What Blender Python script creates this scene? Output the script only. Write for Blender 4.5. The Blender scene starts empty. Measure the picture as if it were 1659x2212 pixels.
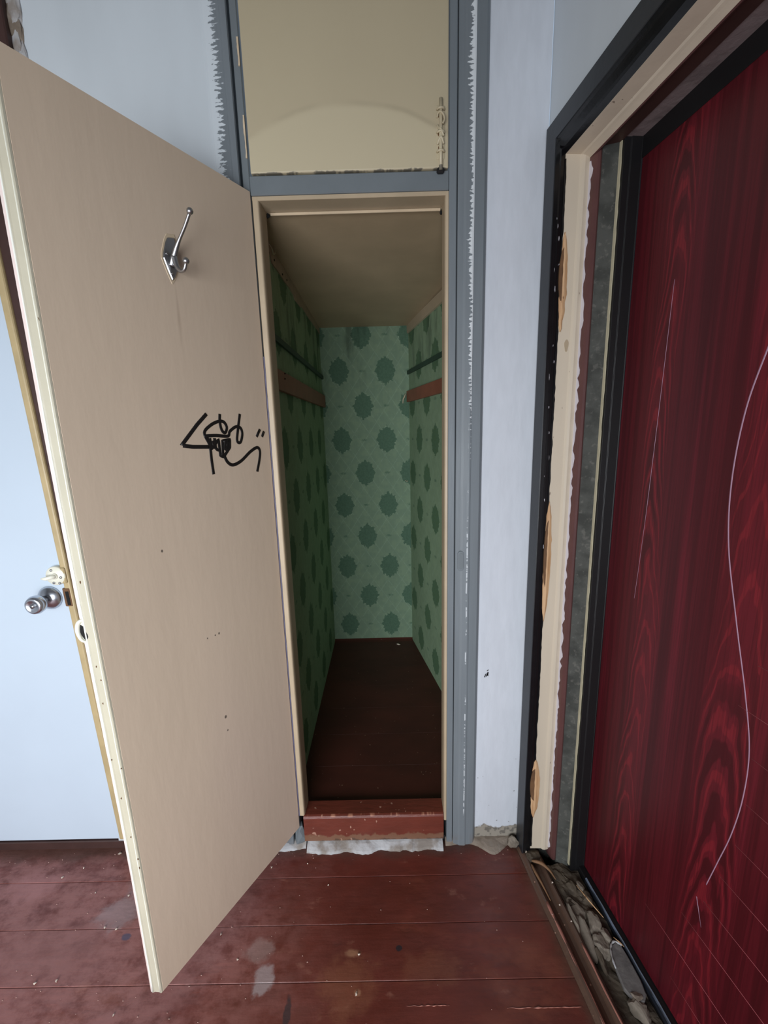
import bpy, bmesh, math, random
from mathutils import Vector, Matrix, noise as mnoise

random.seed(7)
SC = bpy.context.scene
COL = SC.collection

# ------------------------------------------------------------------ camera
cam_data = bpy.data.cameras.new('camera')
cam_data.sensor_fit = 'VERTICAL'
cam_data.sensor_height = 24.0
cam_data.sensor_width = 18.0
cam_data.lens = 24.0 * 897.0 / 2212.0
cam_data.clip_start = 0.02
cam = bpy.data.objects.new('camera', cam_data)
COL.objects.link(cam)
pitch, roll, yaw = math.radians(-11.15), math.radians(-1.505), math.radians(0.338)
fw = Vector((0, math.cos(pitch), math.sin(pitch)))
up = Vector((0, -math.sin(pitch), math.cos(pitch)))
rt = Vector((1, 0, 0))
r2 = rt * math.cos(roll) + up * math.sin(roll)
u2 = rt * -math.sin(roll) + up * math.cos(roll)
RZ = Matrix.Rotation(yaw, 3, 'Z')
r2, u2, fw = RZ @ r2, RZ @ u2, RZ @ fw
m3 = Matrix((r2, u2, -fw)).transposed()
cam.matrix_world = Matrix.Translation((0, -1.2218, 1.45)) @ m3.to_4x4()
SC.camera = cam

# ------------------------------------------------------------------ world, light, exposure
world = bpy.data.worlds.new('sky')
SC.world = world
world.use_nodes = True
bgn = world.node_tree.nodes['Background']
bgn.inputs[0].default_value = (0.62, 0.78, 1.0, 1)
bgn.inputs[1].default_value = 0.6

def area(name, loc, rot, sx, sy, power, color):
    d = bpy.data.lights.new(name, 'AREA')
    d.shape = 'RECTANGLE'; d.size = sx; d.size_y = sy
    d.energy = power; d.color = color
    o = bpy.data.objects.new(name, d)
    o.location = loc; o.rotation_euler = rot
    COL.objects.link(o)
    return o
# daylight entering by the window in the wall behind the camera (an area lamp in the window opening)
wl_ = area('window_daylight', (-0.85, -2.62, 0.98), (math.radians(82), 0, 0), 1.85, 1.4, 49, (0.92, 0.96, 1.0))
wl_.data.spread = math.radians(125)

SC.view_settings.view_transform = 'Standard'
SC.view_settings.look = 'None'
SC.view_settings.exposure = 0.0
SC.view_settings.gamma = 1.0
SC.view_settings.use_curve_mapping = False
SC.render.engine = 'CYCLES'
SC.cycles.max_bounces = 8
SC.cycles.diffuse_bounces = 6
SC.cycles.use_denoising = True
SC.cycles.caustics_reflective = False
SC.cycles.caustics_refractive = False

# ------------------------------------------------------------------ node helpers
def lin(r, g, b):
    f = lambda c: c / 12.92 if c <= 0.04045 else ((c + 0.055) / 1.055) ** 2.4
    return (f(r / 255), f(g / 255), f(b / 255), 1.0)

class X:
    """a socket or number with arithmetic that makes nodes"""
    def __init__(s, nt, v): s.nt, s.v = nt, v
    def m(s, op, *a, clamp=False):
        n = s.nt.nodes.new('ShaderNodeMath'); n.operation = op; n.use_clamp = clamp
        for i, q in enumerate((s,) + a):
            q = q.v if isinstance(q, X) else q
            if isinstance(q, (int, float)): n.inputs[i].default_value = q
            else: s.nt.links.new(q, n.inputs[i])
        return X(s.nt, n.outputs[0])
    def __add__(s, o): return s.m('ADD', o)
    __radd__ = __add__
    def __sub__(s, o): return s.m('SUBTRACT', o)
    def __rsub__(s, o): return X(s.nt, o).m('SUBTRACT', s)
    def __mul__(s, o): return s.m('MULTIPLY', o)
    __rmul__ = __mul__
    def __truediv__(s, o): return s.m('DIVIDE', o)
    def abs(s): return s.m('ABSOLUTE')
    def fract(s): return s.m('FRACT')
    def sqrt(s): return s.m('SQRT')
    def cos(s): return s.m('COSINE')
    def sin(s): return s.m('SINE')
    def max(s, o): return s.m('MAXIMUM', o)
    def min(s, o): return s.m('MINIMUM', o)
    def atan2(s, o): return s.m('ARCTAN2', o)
    def step(s, a, b):          # smooth 0..1 as s goes a -> b (a may exceed b)
        n = s.nt.nodes.new('ShaderNodeMapRange'); n.interpolation_type = 'SMOOTHSTEP'
        inv = a > b
        if inv: a, b = b, a
        s.nt.links.new(s.v, n.inputs[0])
        n.inputs[1].default_value = a; n.inputs[2].default_value = b
        n.inputs[3].default_value = 1.0 if inv else 0.0
        n.inputs[4].default_value = 0.0 if inv else 1.0
        return X(s.nt, n.outputs[0])

class Mat:
    def __init__(s, name, color, rough=0.5, metal=0.0, spec=0.5):
        s.m = bpy.data.materials.new(name); s.m.use_nodes = True
        s.nt = s.m.node_tree
        s.b = s.nt.nodes['Principled BSDF']
        s.b.inputs['Roughness'].default_value = rough
        s.b.inputs['Metallic'].default_value = metal
        s.b.inputs['Specular IOR Level'].default_value = spec
        s.col = None
        s.base = color
        s.h = None
        tc = s.nt.nodes.new('ShaderNodeTexCoord')
        s.obj = tc.outputs['Object']; s.uv = tc.outputs['UV']
        sp = s.nt.nodes.new('ShaderNodeSeparateXYZ'); s.nt.links.new(s.obj, sp.inputs[0])
        s.x, s.y, s.z = (X(s.nt, sp.outputs[i]) for i in range(3))
        s.setcol(color)
    def setcol(s, c):
        if isinstance(c, tuple):
            n = s.nt.nodes.new('ShaderNodeRGB'); n.outputs[0].default_value = c
            c = n.outputs[0]
        s.col = c
        return s
    def vec(s, a, b, c):
        n = s.nt.nodes.new('ShaderNodeCombineXYZ')
        for i, q in enumerate((a, b, c)):
            if isinstance(q, X): s.nt.links.new(q.v, n.inputs[i])
            else: n.inputs[i].default_value = q
        return n.outputs[0]
    def noise(s, scale=(1, 1, 1), detail=3, rough=0.55, off=0.0, dist=0.0):
        if isinstance(scale, (int, float)): scale = (scale,) * 3
        n = s.nt.nodes.new('ShaderNodeTexNoise')
        n.inputs['Scale'].default_value = 1.0
        n.inputs['Detail'].default_value = detail
        n.inputs['Roughness'].default_value = rough
        n.inputs['Distortion'].default_value = dist
        v = s.vec(s.x * scale[0] + off, s.y * scale[1] + off * 1.7, s.z * scale[2] - off)
        s.nt.links.new(v, n.inputs['Vector'])
        return X(s.nt, n.outputs['Fac'])
    def mix(s, mask, color, amount=1.0, mode='MIX'):
        n = s.nt.nodes.new('ShaderNodeMix'); n.data_type = 'RGBA'; n.blend_type = mode
        mk = mask * amount if amount != 1.0 else mask
        mk = mk.m('MINIMUM', 1.0).m('MAXIMUM', 0.0)
        s.nt.links.new(mk.v, n.inputs[0])
        s.nt.links.new(s.col, n.inputs[6])
        if isinstance(color, tuple): n.inputs[7].default_value = color
        else: s.nt.links.new(color, n.inputs[7])
        s.col = n.outputs[2]
        return s
    def scale(s, val):          # multiply colour by a scalar field
        n = s.nt.nodes.new('ShaderNodeVectorMath'); n.operation = 'SCALE'
        s.nt.links.new(s.col, n.inputs[0]); s.nt.links.new(val.v, n.inputs[3])
        s.col = n.outputs[0]
        return s
    def vary(s, scale, amount, **k):
        return s.scale(s.noise(scale, **k).step(0.25, 0.75) * (2 * amount) + (1 - amount))
    def rough(s, val):
        s.nt.links.new(val.v, s.b.inputs['Roughness']); return s
    def bump(s, h, dist=0.001, strength=0.5):
        n = s.nt.nodes.new('ShaderNodeBump')
        n.inputs['Strength'].default_value = strength; n.inputs['Distance'].default_value = dist
        s.nt.links.new(h.v, n.inputs['Height'])
        s.nt.links.new(n.outputs[0], s.b.inputs['Normal']); return s
    def done(s):
        s.nt.links.new(s.col, s.b.inputs['Base Color'])
        return s.m

# ------------------------------------------------------------------ materials
def m_white_wall():
    M = Mat('white_wall_paint', lin(203, 208, 216), 0.55)
    M.vary((6, 6, 1.2), 0.05).vary((60, 60, 14), 0.03)
    n = M.noise((30, 30, 30), 4)
    edge = (M.z + (n - 0.5) * 0.05 + (M.noise((9, 9, 9), 2) - 0.5) * 0.03)
    bare = edge.step(0.064, 0.058)
    M.mix(bare, lin(150, 143, 132))
    M.mix(bare * M.noise((55, 55, 55), 4, off=3).step(0.5, 0.62), lin(96, 92, 86), 0.8)
    M.mix(M.noise((70, 70, 70), 1, off=9).step(0.74, 0.77) * M.z.step(0.5, 0.1), lin(120, 118, 118), 0.7)
    M.bump(M.noise((45, 45, 10), 3) + bare * -1.5, 0.002, 0.35)
    return M.done()
def m_left_wall():
    M = Mat('white_wall_paint_left', lin(200, 207, 212), 0.5)
    M.vary((5, 5, 1.5), 0.05)
    M.bump(M.noise((40, 40, 8), 3), 0.002, 0.3)
    return M.done()
def m_plain(name, c, r, var=0.06, scale=8, spec=0.5, bump=0.3):
    M = Mat(name, c, r, 0, spec); M.vary(scale, var, detail=4)
    M.bump(M.noise(60, 3), 0.001, bump)
    return M.done()
def m_grey_frame(side):
    # grey oil paint; white wall paint was dragged over the moulding's ridge in dry brush marks
    M = Mat('grey_paint_' + side, lin(116, 123, 128), 0.42)
    M.vary((14, 14, 2), 0.07).vary((90, 90, 5), 0.03)
    ph = M.noise((14, 1, 30), 2, 0.6)
    dash = (M.z * 560.0 + ph * 16.0).sin() * 0.30 + M.noise((60, 1, 170), 3, 0.65, off=3) * 3.0 - 1.5
    broad = M.noise((4, 1, 6), 3, 0.6, off=4)
    if side == 'right':
        t = (M.x - 0.2265) / 0.0225
        on = M.z.step(1.35, 1.75) * 0.55 + M.z.step(1.9, 2.3) * 0.15 + (broad - 0.5) * 0.9 - 0.32
        k = t + dash * 0.42 + on - 0.42
        M.mix(k.step(0.42, 0.55) * M.x.step(0.2256, 0.2275) * M.x.step(0.2504, 0.2496) * M.z.step(1.25, 1.45), lin(212, 217, 220))
        thin = ((M.x - 0.2420 + (broad - 0.5) * 0.006).abs()).step(0.0026, 0.0012)
        tn = M.noise((20, 1, 26), 3, 0.7, off=2) + dash * 0.10
        M.mix(thin * M.z.step(1.6, 1.4) * tn.step(0.50, 0.56) * M.noise((1, 1, 5), 2, off=8).step(0.42, 0.52), lin(205, 210, 214), 0.85)
    else:
        t = (M.x + 0.376) / -0.040
        k = t * 0.8 + dash * 0.42 + (broad - 0.5) * 0.5 + 0.08
        M.mix(k.step(0.40, 0.52) * M.x.step(-0.374, -0.379), lin(204, 211, 216))
    M.mix(M.z.step(0.05, 0.0) * M.noise(30).step(0.4, 0.6), lin(120, 110, 105), 0.6)
    M.bump(M.noise((50, 50, 6), 3), 0.0015, 0.4)
    return M.done()
def m_beige_door():
    M = Mat('beige_door_paint', lin(206, 186, 164), 0.42)
    M.vary((2.2, 2.2, 0.7), 0.045).vary((7, 7, 0.8), 0.025, off=5)
    M.mix(M.noise((1.3, 1.3, 0.5), 2, off=2).step(0.5, 0.75), lin(208, 185, 174), 0.35)
    for (x, z, r) in ((0.243, 0.687, 0.0042), (0.241, 0.644, 0.0025), (0.235, 0.932, 0.003), (0.247, 0.932, 0.0022), (0.27, 0.934, 0.002), (0.358, 1.192, 0.003)):
        d = ((M.x - x) * (M.x - x) + (M.z - z) * (M.z - z) * 0.5).sqrt()
        M.mix(d.step(r, r * 0.6), lin(70, 62, 56), 0.85)
    d = ((M.x - 0.248).abs() + M.noise((8, 8, 8), 2) * 0.012)
    M.mix(d.step(0.011, 0.004) * M.z.step(1.79, 1.76) * M.z.step(1.62, 1.72), lin(150, 128, 108), 0.35)
    M.bump(M.noise((45, 45, 12), 3) + M.noise((4, 4, 1.2), 1) * 2, 0.0012, 0.35)
    return M.done()
def m_cabinet():
    M = Mat('beige_cabinet_paint', lin(183, 170, 142), 0.42)
    M.vary((2.5, 2.5, 2.0), 0.03)
    arc = M.z + (M.x + 0.075) * (M.x + 0.075) * 1.1 + (M.noise((7, 7, 7), 2) - 0.5) * 0.012
    M.mix(arc.step(2.262, 2.240), lin(196, 184, 155), 0.75)
    M.mix((arc - 2.256).abs().step(0.010, 0.0) * M.noise((4, 4, 4), 2).step(0.4, 0.6), lin(158, 146, 122), 0.40)
    low = M.z + (M.noise((40, 3, 3), 3) - 0.5) * 0.012
    M.mix(low.step(2.1075, 2.1055) * M.noise((26, 9, 9), 3, off=3).step(0.42, 0.5), lin(60, 62, 62), 0.75)
    M.bump(M.noise((40, 40, 30), 3), 0.001, 0.3)
    return M.done()
def m_paper(axis, name):
    M = Mat(name, lin(120, 143, 120) if axis == 'x' else lin(134, 156, 126), 0.72, 0, 0.25)  # same paper; side copy coloured lighter to make up for weaker light there
    u, v = (M.x if axis == 'x' else M.y), M.z
    PX, PZ, U0, V0 = 0.266, 0.391, -0.12, 1.2
    def lattice(ou, ov):
        du = (((u - (U0 + ou)) / PX + 0.5).fract() - 0.5) * PX
        dv = (((v - (V0 + ov)) / PZ + 0.5).fract() - 0.5) * PZ
        return du, dv
    vn = M.noise((26, 26, 26), 4)
    M.mix(vn.step(0.4, 0.65), lin(132, 154, 126) if axis == 'x' else lin(144, 166, 134), 0.6)
    # trellis of diamonds
    p = ((u / PX + v / PZ) * 3.0).fract(); q = ((u / PX - v / PZ) * 3.0).fract()
    ln = (p - 0.5).abs().step(0.46, 0.49).max((q - 0.5).abs().step(0.46, 0.49))
    M.mix(ln * M.noise((60, 60, 60), 2, off=3).step(0.3, 0.55), lin(150, 174, 152), 0.38)
    fine = ((u * 900.0).sin() * 0.5 + 0.5)
    M.scale(fine * 0.06 + 0.97)
    mask = None; dots = None; hi = None
    for ou, ov in ((0, 0), (PX / 2, PZ / 2)):
        du, dv = lattice(ou, ov)
        a = du / 0.064; b = dv / 0.084
        r = (a * a + b * b).sqrt(); th = b.atan2(a)
        edge = 0.86 + (th * 4.0).cos() * 0.015 + (th * 8.0).cos() * 0.05 + (th * 16.0).cos() * 0.035 + (M.noise((90, 90, 90), 3) - 0.5) * 0.42
        k = (edge - r).step(-0.03, 0.05)
        mask = k if mask is None else mask.max(k)
        d2x, d2v = lattice(ou + PX / 2, ov)
        rr = ((d2x / 0.022) * (d2x / 0.022) + (d2v / 0.009) * (d2v / 0.009)).sqrt()
        k2 = rr.step(1.0, 0.5)
        dots = k2 if dots is None else dots.max(k2)
        k3 = ((r - edge).abs().step(0.06, 0.01)) * M.noise((90, 90, 90), 2, off=7).step(0.56, 0.62)
        hi = k3 if hi is None else hi.max(k3)
    inner = M.noise((85, 85, 85), 3, off=5).step(0.42, 0.58)
    M.mix(mask, lin(74, 104, 84) if axis == 'x' else lin(84, 112, 80), 0.92)
    M.mix(mask * inner, lin(92, 122, 100), 0.45)
    M.mix(dots * M.noise((150, 150, 150), 2).step(0.35, 0.5), lin(72, 104, 84), 0.6)
    M.mix(hi, lin(172, 192, 164), 0.5)
    # darker smudges towards the top
    M.mix(M.noise((14, 14, 3), 3, off=11).step(0.5, 0.7) * v.step(1.55, 1.95), lin(48, 62, 50), 0.55)
    M.vary((2, 2, 1), 0.08)
    M.bump(M.noise((60, 60, 60), 3) + mask * 0.4, 0.001, 0.4)
    return M.done()
def m_floor():
    M = Mat('red_brown_floor_paint', lin(102, 47, 38), 0.38, 0, 0.5)
    M.vary((5, 9, 5), 0.16, detail=5).vary((22, 60, 20), 0.08, detail=4)
    g = M.noise((2.2, 4, 1), 5, 0.62, off=3)
    M.mix(g.step(0.52, 0.72), lin(142, 82, 62), 0.6)
    M.mix(M.noise((9, 16, 1), 5, 0.65, off=6).step(0.60, 0.72), lin(150, 100, 84), 0.55)
    M.mix(M.noise((7, 20, 1), 5, 0.65, off=16).step(0.60, 0.75), lin(72, 32, 26), 0.6)
    def spot(x, y, rx, ry, c, amt, seed, hard=0.35):
        d = (((M.x - x) / rx) * ((M.x - x) / rx) + ((M.y - y) / ry) * ((M.y - y) / ry)).sqrt() + (M.noise((24, 24, 24), 4, 0.65, off=seed) - 0.5) * 1.5
        M.mix(d.step(1.0, hard), c, amt)
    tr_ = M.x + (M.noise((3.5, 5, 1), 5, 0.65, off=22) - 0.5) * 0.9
    M.mix(tr_.step(-0.05, -0.75) * M.noise((14, 22, 1), 5, 0.7, off=24).step(0.30, 0.62), lin(156, 104, 98), 0.75)  # left boards lightened: some dust wear, plus brighter light put into the colour
    spot(0.09, -0.345, 0.11, 0.05, lin(128, 76, 58), 0.5, 1)
    spot(-0.14, -0.38, 0.10, 0.09, lin(134, 82, 60), 0.55, 2)
    spot(-0.365, -0.365, 0.035, 0.04, lin(165, 150, 150), 0.75, 3, 0.6)
    spot(-0.39, -0.30, 0.05, 0.035, lin(160, 135, 130), 0.5, 4, 0.5)
    spot(-0.86, -0.20, 0.08, 0.06, lin(150, 130, 130), 0.6, 5, 0.5)
    spot(-0.82, -0.11, 0.07, 0.06, lin(150, 130, 130), 0.5, 15, 0.5)
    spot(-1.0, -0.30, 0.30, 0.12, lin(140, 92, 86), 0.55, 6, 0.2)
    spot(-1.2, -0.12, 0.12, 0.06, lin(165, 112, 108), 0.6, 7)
    spot(-0.108, -0.395, 0.012, 0.010, lin(176, 130, 100), 0.6, 8, 0.3)
    spot(-0.125, -0.31, 0.028, 0.012, lin(170, 126, 96), 0.6, 9, 0.2)
    spot(0.006, -0.30, 0.010, 0.008, lin(36, 38, 44), 0.85, 10, 0.7)
    spot(-0.285, -0.43, 0.012, 0.04, lin(52, 46, 50), 0.8, 11, 0.6)
    spot(-0.8, -0.26, 0.018, 0.012, lin(70, 68, 90), 0.8, 12, 0.6)
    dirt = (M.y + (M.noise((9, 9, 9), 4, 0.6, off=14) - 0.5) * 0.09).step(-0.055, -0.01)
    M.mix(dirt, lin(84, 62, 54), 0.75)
    # grey dust near the entry threshold
    wall = M.x + M.y * 0.134 + (M.noise((11, 11, 11), 4, off=13) - 0.5) * 0.07
    M.mix(wall.step(0.385, 0.44), lin(84, 66, 54), 0.75)
    M.rough(M.noise((8, 14, 5), 5, 0.6, off=4).step(0.3, 0.7) * 0.22 + 0.28)
    M.bump(M.noise((10, 70, 10), 4) + M.noise((140, 140, 10), 2) * 0.4 + g.step(0.52, 0.6) * -0.8, 0.0016, 0.45)
    return M.done()
def m_sill():
    M = Mat('red_brown_sill_paint', lin(104, 48, 36), 0.42)
    M.vary((8, 8, 20), 0.14)
    ed = (M.z - 0.126).abs() + (M.y + 0.0).abs() * 1.0
    M.mix(((M.z - 0.126).abs().step(0.006, 0.001)) * M.y.step(0.012, 0.004) * M.noise((35, 8, 8), 3).step(0.52, 0.6), lin(175, 120, 96), 0.85)
    low = M.z + (M.noise((32, 6, 26), 4, 0.6) - 0.5) * 0.055
    M.mix(low.step(0.052, 0.043), lin(122, 88, 68), 0.9)
    M.mix(low.step(0.030, 0.022), lin(80, 62, 52), 0.8)
    M.mix(M.noise((60, 60, 60), 1, off=5).step(0.72, 0.76), lin(190, 150, 130), 0.6)
    M.bump(M.noise((18, 60, 50), 4), 0.003, 0.5)
    return M.done()
def m_closet_floor():
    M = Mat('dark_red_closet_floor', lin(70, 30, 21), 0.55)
    M.vary((4, 9, 4), 0.2)
    M.mix(M.noise((90, 90, 5), 1, off=5).step(0.76, 0.79), lin(150, 120, 100), 0.6)
    M.bump(M.noise((60, 12, 10), 3), 0.001, 0.4)
    return M.done()
def m_red_wood():
    M = Mat('dark_red_wood_film', lin(88, 18, 28), 0.40, 0, 0.5)
    M.mix(M.noise((34, 1, 0.5), 3, 0.6, off=12).step(0.48, 0.62), lin(60, 10, 17), 0.65)
    M.mix(M.noise((75, 1, 0.9), 3, 0.6, off=31).step(0.50, 0.60), lin(64, 10, 18), 0.6)
    M.mix(M.noise((20, 1, 0.35), 2, off=17).step(0.55, 0.64), lin(122, 28, 44), 0.45)
    # cathedral figure along three flat-sawn bands
    for s0, w, kz, off in ((0.262, 0.024, -8.0, 3), (0.500, 0.036, -6.5, 8), (0.80, 0.04, 7.0, 13)):
        xx = M.x - s0 + (M.noise((1, 1, 1.3), 2, off=off) - 0.5) * 0.12
        q = (xx / w) * (xx / w)
        ph = M.z * kz - q * 0.85 + M.noise((14, 1, 3.2), 3, 0.65, off=off + 1) * 2.6
        ring = (ph * 6.2832).sin() * 0.5 + 0.5
        band = q.step(3.2, 0.9)
        M.mix(band, lin(112, 26, 38), 0.5)
        M.mix(ring.step(0.52, 0.78) * band * M.noise((9, 1, 1.6), 2, off=off + 4).step(0.36, 0.60), lin(58, 10, 17), 0.75)
        M.mix(ring.step(0.18, 0.05) * band, lin(144, 36, 46), 0.5)
    M.mix(M.noise((260, 1, 5), 3, 0.6).step(0.42, 0.66), lin(66, 11, 19), 0.5)
    M.bump(M.noise((170, 1, 3), 3), 0.0004, 0.3)
    return M.done()
def m_raw_wood():
    M = Mat('splintered_raw_wood', lin(204, 166, 126), 0.7)
    M.mix(M.noise((120, 120, 9), 3).step(0.4, 0.65), lin(176, 130, 88), 0.7)
    M.mix(M.noise((40, 40, 24), 2, off=4).step(0.66, 0.72), lin(92, 48, 24), 0.8)
    M.bump(M.noise((150, 150, 8), 3), 0.002, 0.7)
    return M.done()
def m_concrete(name, c, c2):
    M = Mat(name, c, 0.85, 0, 0.2)
    M.mix(M.noise(14, 4).step(0.42, 0.62), c2, 0.8).mix(M.noise(70, 3, off=2).step(0.55, 0.7), lin(150, 146, 138), 0.18)
    M.bump(M.noise(50, 4), 0.003, 0.6)
    return M.done()
def m_cream(name='cream_frame_paint', c=lin(205, 192, 172)):
    M = Mat(name, c, 0.42)
    M.vary((12, 12, 2), 0.05)
    M.mix(M.noise((90, 90, 40), 1, off=4).step(0.77, 0.80), lin(110, 92, 80), 0.8)
    M.bump(M.noise((50, 50, 8), 3), 0.001, 0.4)
    return M.done()
def m_metal(name, c, r):
    M = Mat(name, c, r, 1.0)
    M.vary(30, 0.05)
    return M.done()

def m_silver():
    M = Mat('worn_sill_edge_highlight', lin(34, 38, 46), 0.35)
    M.mix(M.noise((9, 60, 60), 4, 0.6).step(0.50, 0.62) * M.z.step(0.001, 0.004), lin(110, 122, 142), 0.7)
    M.mix(M.z.step(0.0046, 0.0054), lin(150, 164, 184), 0.55)  # bluish highlight of the worn steel edge put into its colour
    return M.done()
MT = dict(
    wall=m_white_wall(), lwall=m_left_wall(), greyR=m_grey_frame('right'), greyL=m_grey_frame('left'),
    grey=m_plain('grey_paint_plain', lin(110, 117, 121), 0.42),
    beige=m_beige_door(), edge=m_plain('cream_door_edge', lin(186, 180, 160), 0.35, 0.05, 10), lip=m_plain('pinkish_white_edge', lin(226, 208, 202), 0.4, 0.05, 20),
    cab=m_cabinet(), tan=m_plain('tan_lining_paint', lin(178, 160, 134), 0.45, 0.07),
    tanp=m_plain('pale_lining_edge', lin(200, 180, 152), 0.5, 0.08),
    paperx=m_paper('x', 'green_wallpaper_back'), papery=m_paper('y', 'green_wallpaper_side'),
    cceil=m_plain('tan_ceiling_board', lin(182, 160, 130), 0.55, 0.09, 5),
    cstrip=m_plain('brown_ceiling_strip', lin(172, 148, 128), 0.55, 0.12, 18),
    rail=m_plain('red_brown_batten_paint', lin(142, 84, 64), 0.5, 0.12, 12),
    grail=m_plain('dark_green_batten_paint', lin(48, 70, 56), 0.6, 0.12, 12),
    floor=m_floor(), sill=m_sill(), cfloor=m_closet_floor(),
    white=m_plain('white_gloss_door_paint', lin(190, 203, 216), 0.30, 0.02, 3, bump=0.15),
    ochre=m_plain('ochre_casing_paint', lin(178, 158, 118), 0.45, 0.10, 14),
    brown=m_plain('dark_brown_wood', lin(62, 40, 36), 0.5, 0.15, 14),
    rebate=m_plain('purple_brown_rebate_paint', lin(92, 60, 58), 0.40, 0.10, 14),
    blackgrey=m_plain('black_casing_paint', lin(38, 40, 44), 0.36, 0.10, 14),
    jet=m_plain('glossy_black_paint', lin(20, 20, 22), 0.25, 0.15, 30),
    steel=m_plain('black_steel_paint', lin(17, 16, 18), 0.5, 0.1, 10),
    cream=m_cream(), paintwhite=m_plain('chipped_white_paint', lin(210, 204, 210), 0.5, 0.06, 20),
    plaster=m_concrete('dark_reveal_plaster', lin(80, 81, 77), lin(58, 59, 56)),
    pinkplaster=m_concrete('pink_grey_plaster', lin(128, 114, 114), lin(110, 98, 98)),
    line=m_plain('cream_sealant_line', lin(196, 188, 160), 0.6, 0.08, 30),
    red=m_red_wood(), groove=m_plain('pale_pink_groove', lin(176, 92, 98), 0.4, 0.05),
    palearc=m_plain('pale_lilac_groove', lin(176, 138, 160), 0.35, 0.05),
    raw=m_raw_wood(), rawdark=m_plain('dark_gouged_wood', lin(104, 74, 48), 0.8, 0.2, 30),
    chunk=m_concrete('grey_mortar_rubble', lin(136, 126, 114), lin(104, 95, 85)),
    chunkd=m_concrete('dark_mortar_rubble', lin(98, 88, 76), lin(66, 58, 50)),
    slate=m_concrete('flat_grey_slab', lin(112, 108, 106), lin(92, 89, 88)),
    mortar=m_concrete('whitewashed_mortar', lin(182, 182, 184), lin(128, 116, 104)),
    mortarb=m_concrete('beige_mortar', lin(140, 128, 116), lin(110, 98, 86)),
    crumb=m_plain('pale_plaster_crumb', lin(215, 200, 185), 0.8, 0.1, 40),
    splint=m_plain('weathered_brown_splinter', lin(128, 94, 66), 0.7, 0.2, 60), grit=m_plain('dusty_grit', lin(186, 152, 140), 0.8, 0.1, 40), bead=m_plain('white_highlight_bead', lin(236, 236, 226), 0.25, 0.03, 20),
    chrome=m_metal('brushed_nickel', lin(196, 200, 208), 0.27), zinc=m_metal('dull_cast_aluminium', lin(170, 170, 172), 0.34),
    silver=m_silver(),
    ink=m_plain('black_marker_ink', lin(20, 16, 15), 0.5, 0.1, 50), dark=m_plain('black_gap', lin(12, 11, 11), 0.9, 0.0),
    purple=m_plain('blue_grey_strip', lin(92, 88, 110), 0.6, 0.15, 30),
    creamw=m_plain('cream_white_latch_paint', lin(224, 222, 206), 0.35, 0.04), ceilpaint=m_plain('greyed_ceiling_paint', lin(150, 150, 146), 0.8, 0.05, 3), roomwall=m_plain('room_wall_paint', lin(190, 195, 198), 0.7, 0.04, 3),
    pinklit=m_plain('pink_lit_ridge', lin(176, 118, 104), 0.45, 0.14, 20),
)

# ------------------------------------------------------------------ mesh helpers
def link(name, me, mat, parent=None, smooth=False):
    o = bpy.data.objects.new(name, me)
    COL.objects.link(o)
    if mat: me.materials.append(mat)
    if parent: o.parent = parent
    if smooth:
        for p in me.polygons: p.use_smooth = True
    return o
def mesh(name, verts, faces, mat, parent=None, bevel=0.0, smooth=False, seg=1):
    me = bpy.data.meshes.new(name)
    me.from_pydata([tuple(v) for v in verts], [], faces)
    bm = bmesh.new(); bm.from_mesh(me)
    bmesh.ops.recalc_face_normals(bm, faces=bm.faces)
    bm.to_mesh(me); bm.free()
    o = link(name, me, mat, parent, smooth)
    if bevel:
        b = o.modifiers.new('bevel', 'BEVEL'); b.width = bevel; b.segments = seg; b.limit_method = 'ANGLE'
        b.angle_limit = math.radians(40)
    return o
BOXF = [(0, 1, 2, 3), (4, 5, 6, 7), (0, 1, 5, 4), (1, 2, 6, 5), (2, 3, 7, 6), (3, 0, 4, 7)]
def box(name, x0, x1, y0, y1, z0, z1, mat, parent=None, bevel=0.0, f=None, seg=1):
    v = [(x0, y0, z0), (x1, y0, z0), (x1, y1, z0), (x0, y1, z0), (x0, y0, z1), (x1, y0, z1), (x1, y1, z1), (x0, y1, z1)]
    if f: v = [f(*p) for p in v]
    return mesh(name, v, BOXF, mat, parent, bevel, seg=seg)
def prism(name, poly, t0, t1, fn, mat, parent=None, bevel=0.0, n=1, smooth=False):
    """closed outline poly (a, b) pushed from t0 to t1 in n steps, fn(a, b, t) -> world"""
    k = len(poly); V = []; F = []
    for i in range(n + 1):
        t = t0 + (t1 - t0) * i / n
        V += [fn(a, b, t) for a, b in poly]
    for i in range(n):
        for j in range(k):
            F.append((i * k + j, i * k + (j + 1) % k, (i + 1) * k + (j + 1) % k, (i + 1) * k + j))
    F.append(tuple(range(k))); F.append(tuple(n * k + j for j in range(k)))
    return mesh(name, V, F, mat, parent, bevel, smooth)
def lathe(name, prof, mat, M4, parent=None, seg=28):
    V = []; F = []
    for (r, h) in prof:
        for i in range(seg):
            a = 2 * math.pi * i / seg
            V.append(M4 @ Vector((r * math.cos(a), r * math.sin(a), h)))
    n = len(prof)
    for j in range(n - 1):
        for i in range(seg):
            F.append((j * seg + i, j * seg + (i + 1) % seg, (j + 1) * seg + (i + 1) % seg, (j + 1) * seg + i))
    F.append(tuple(range(seg))); F.append(tuple((n - 1) * seg + i for i in range(seg)))
    return mesh(name, V, F, mat, parent, smooth=True)
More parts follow.
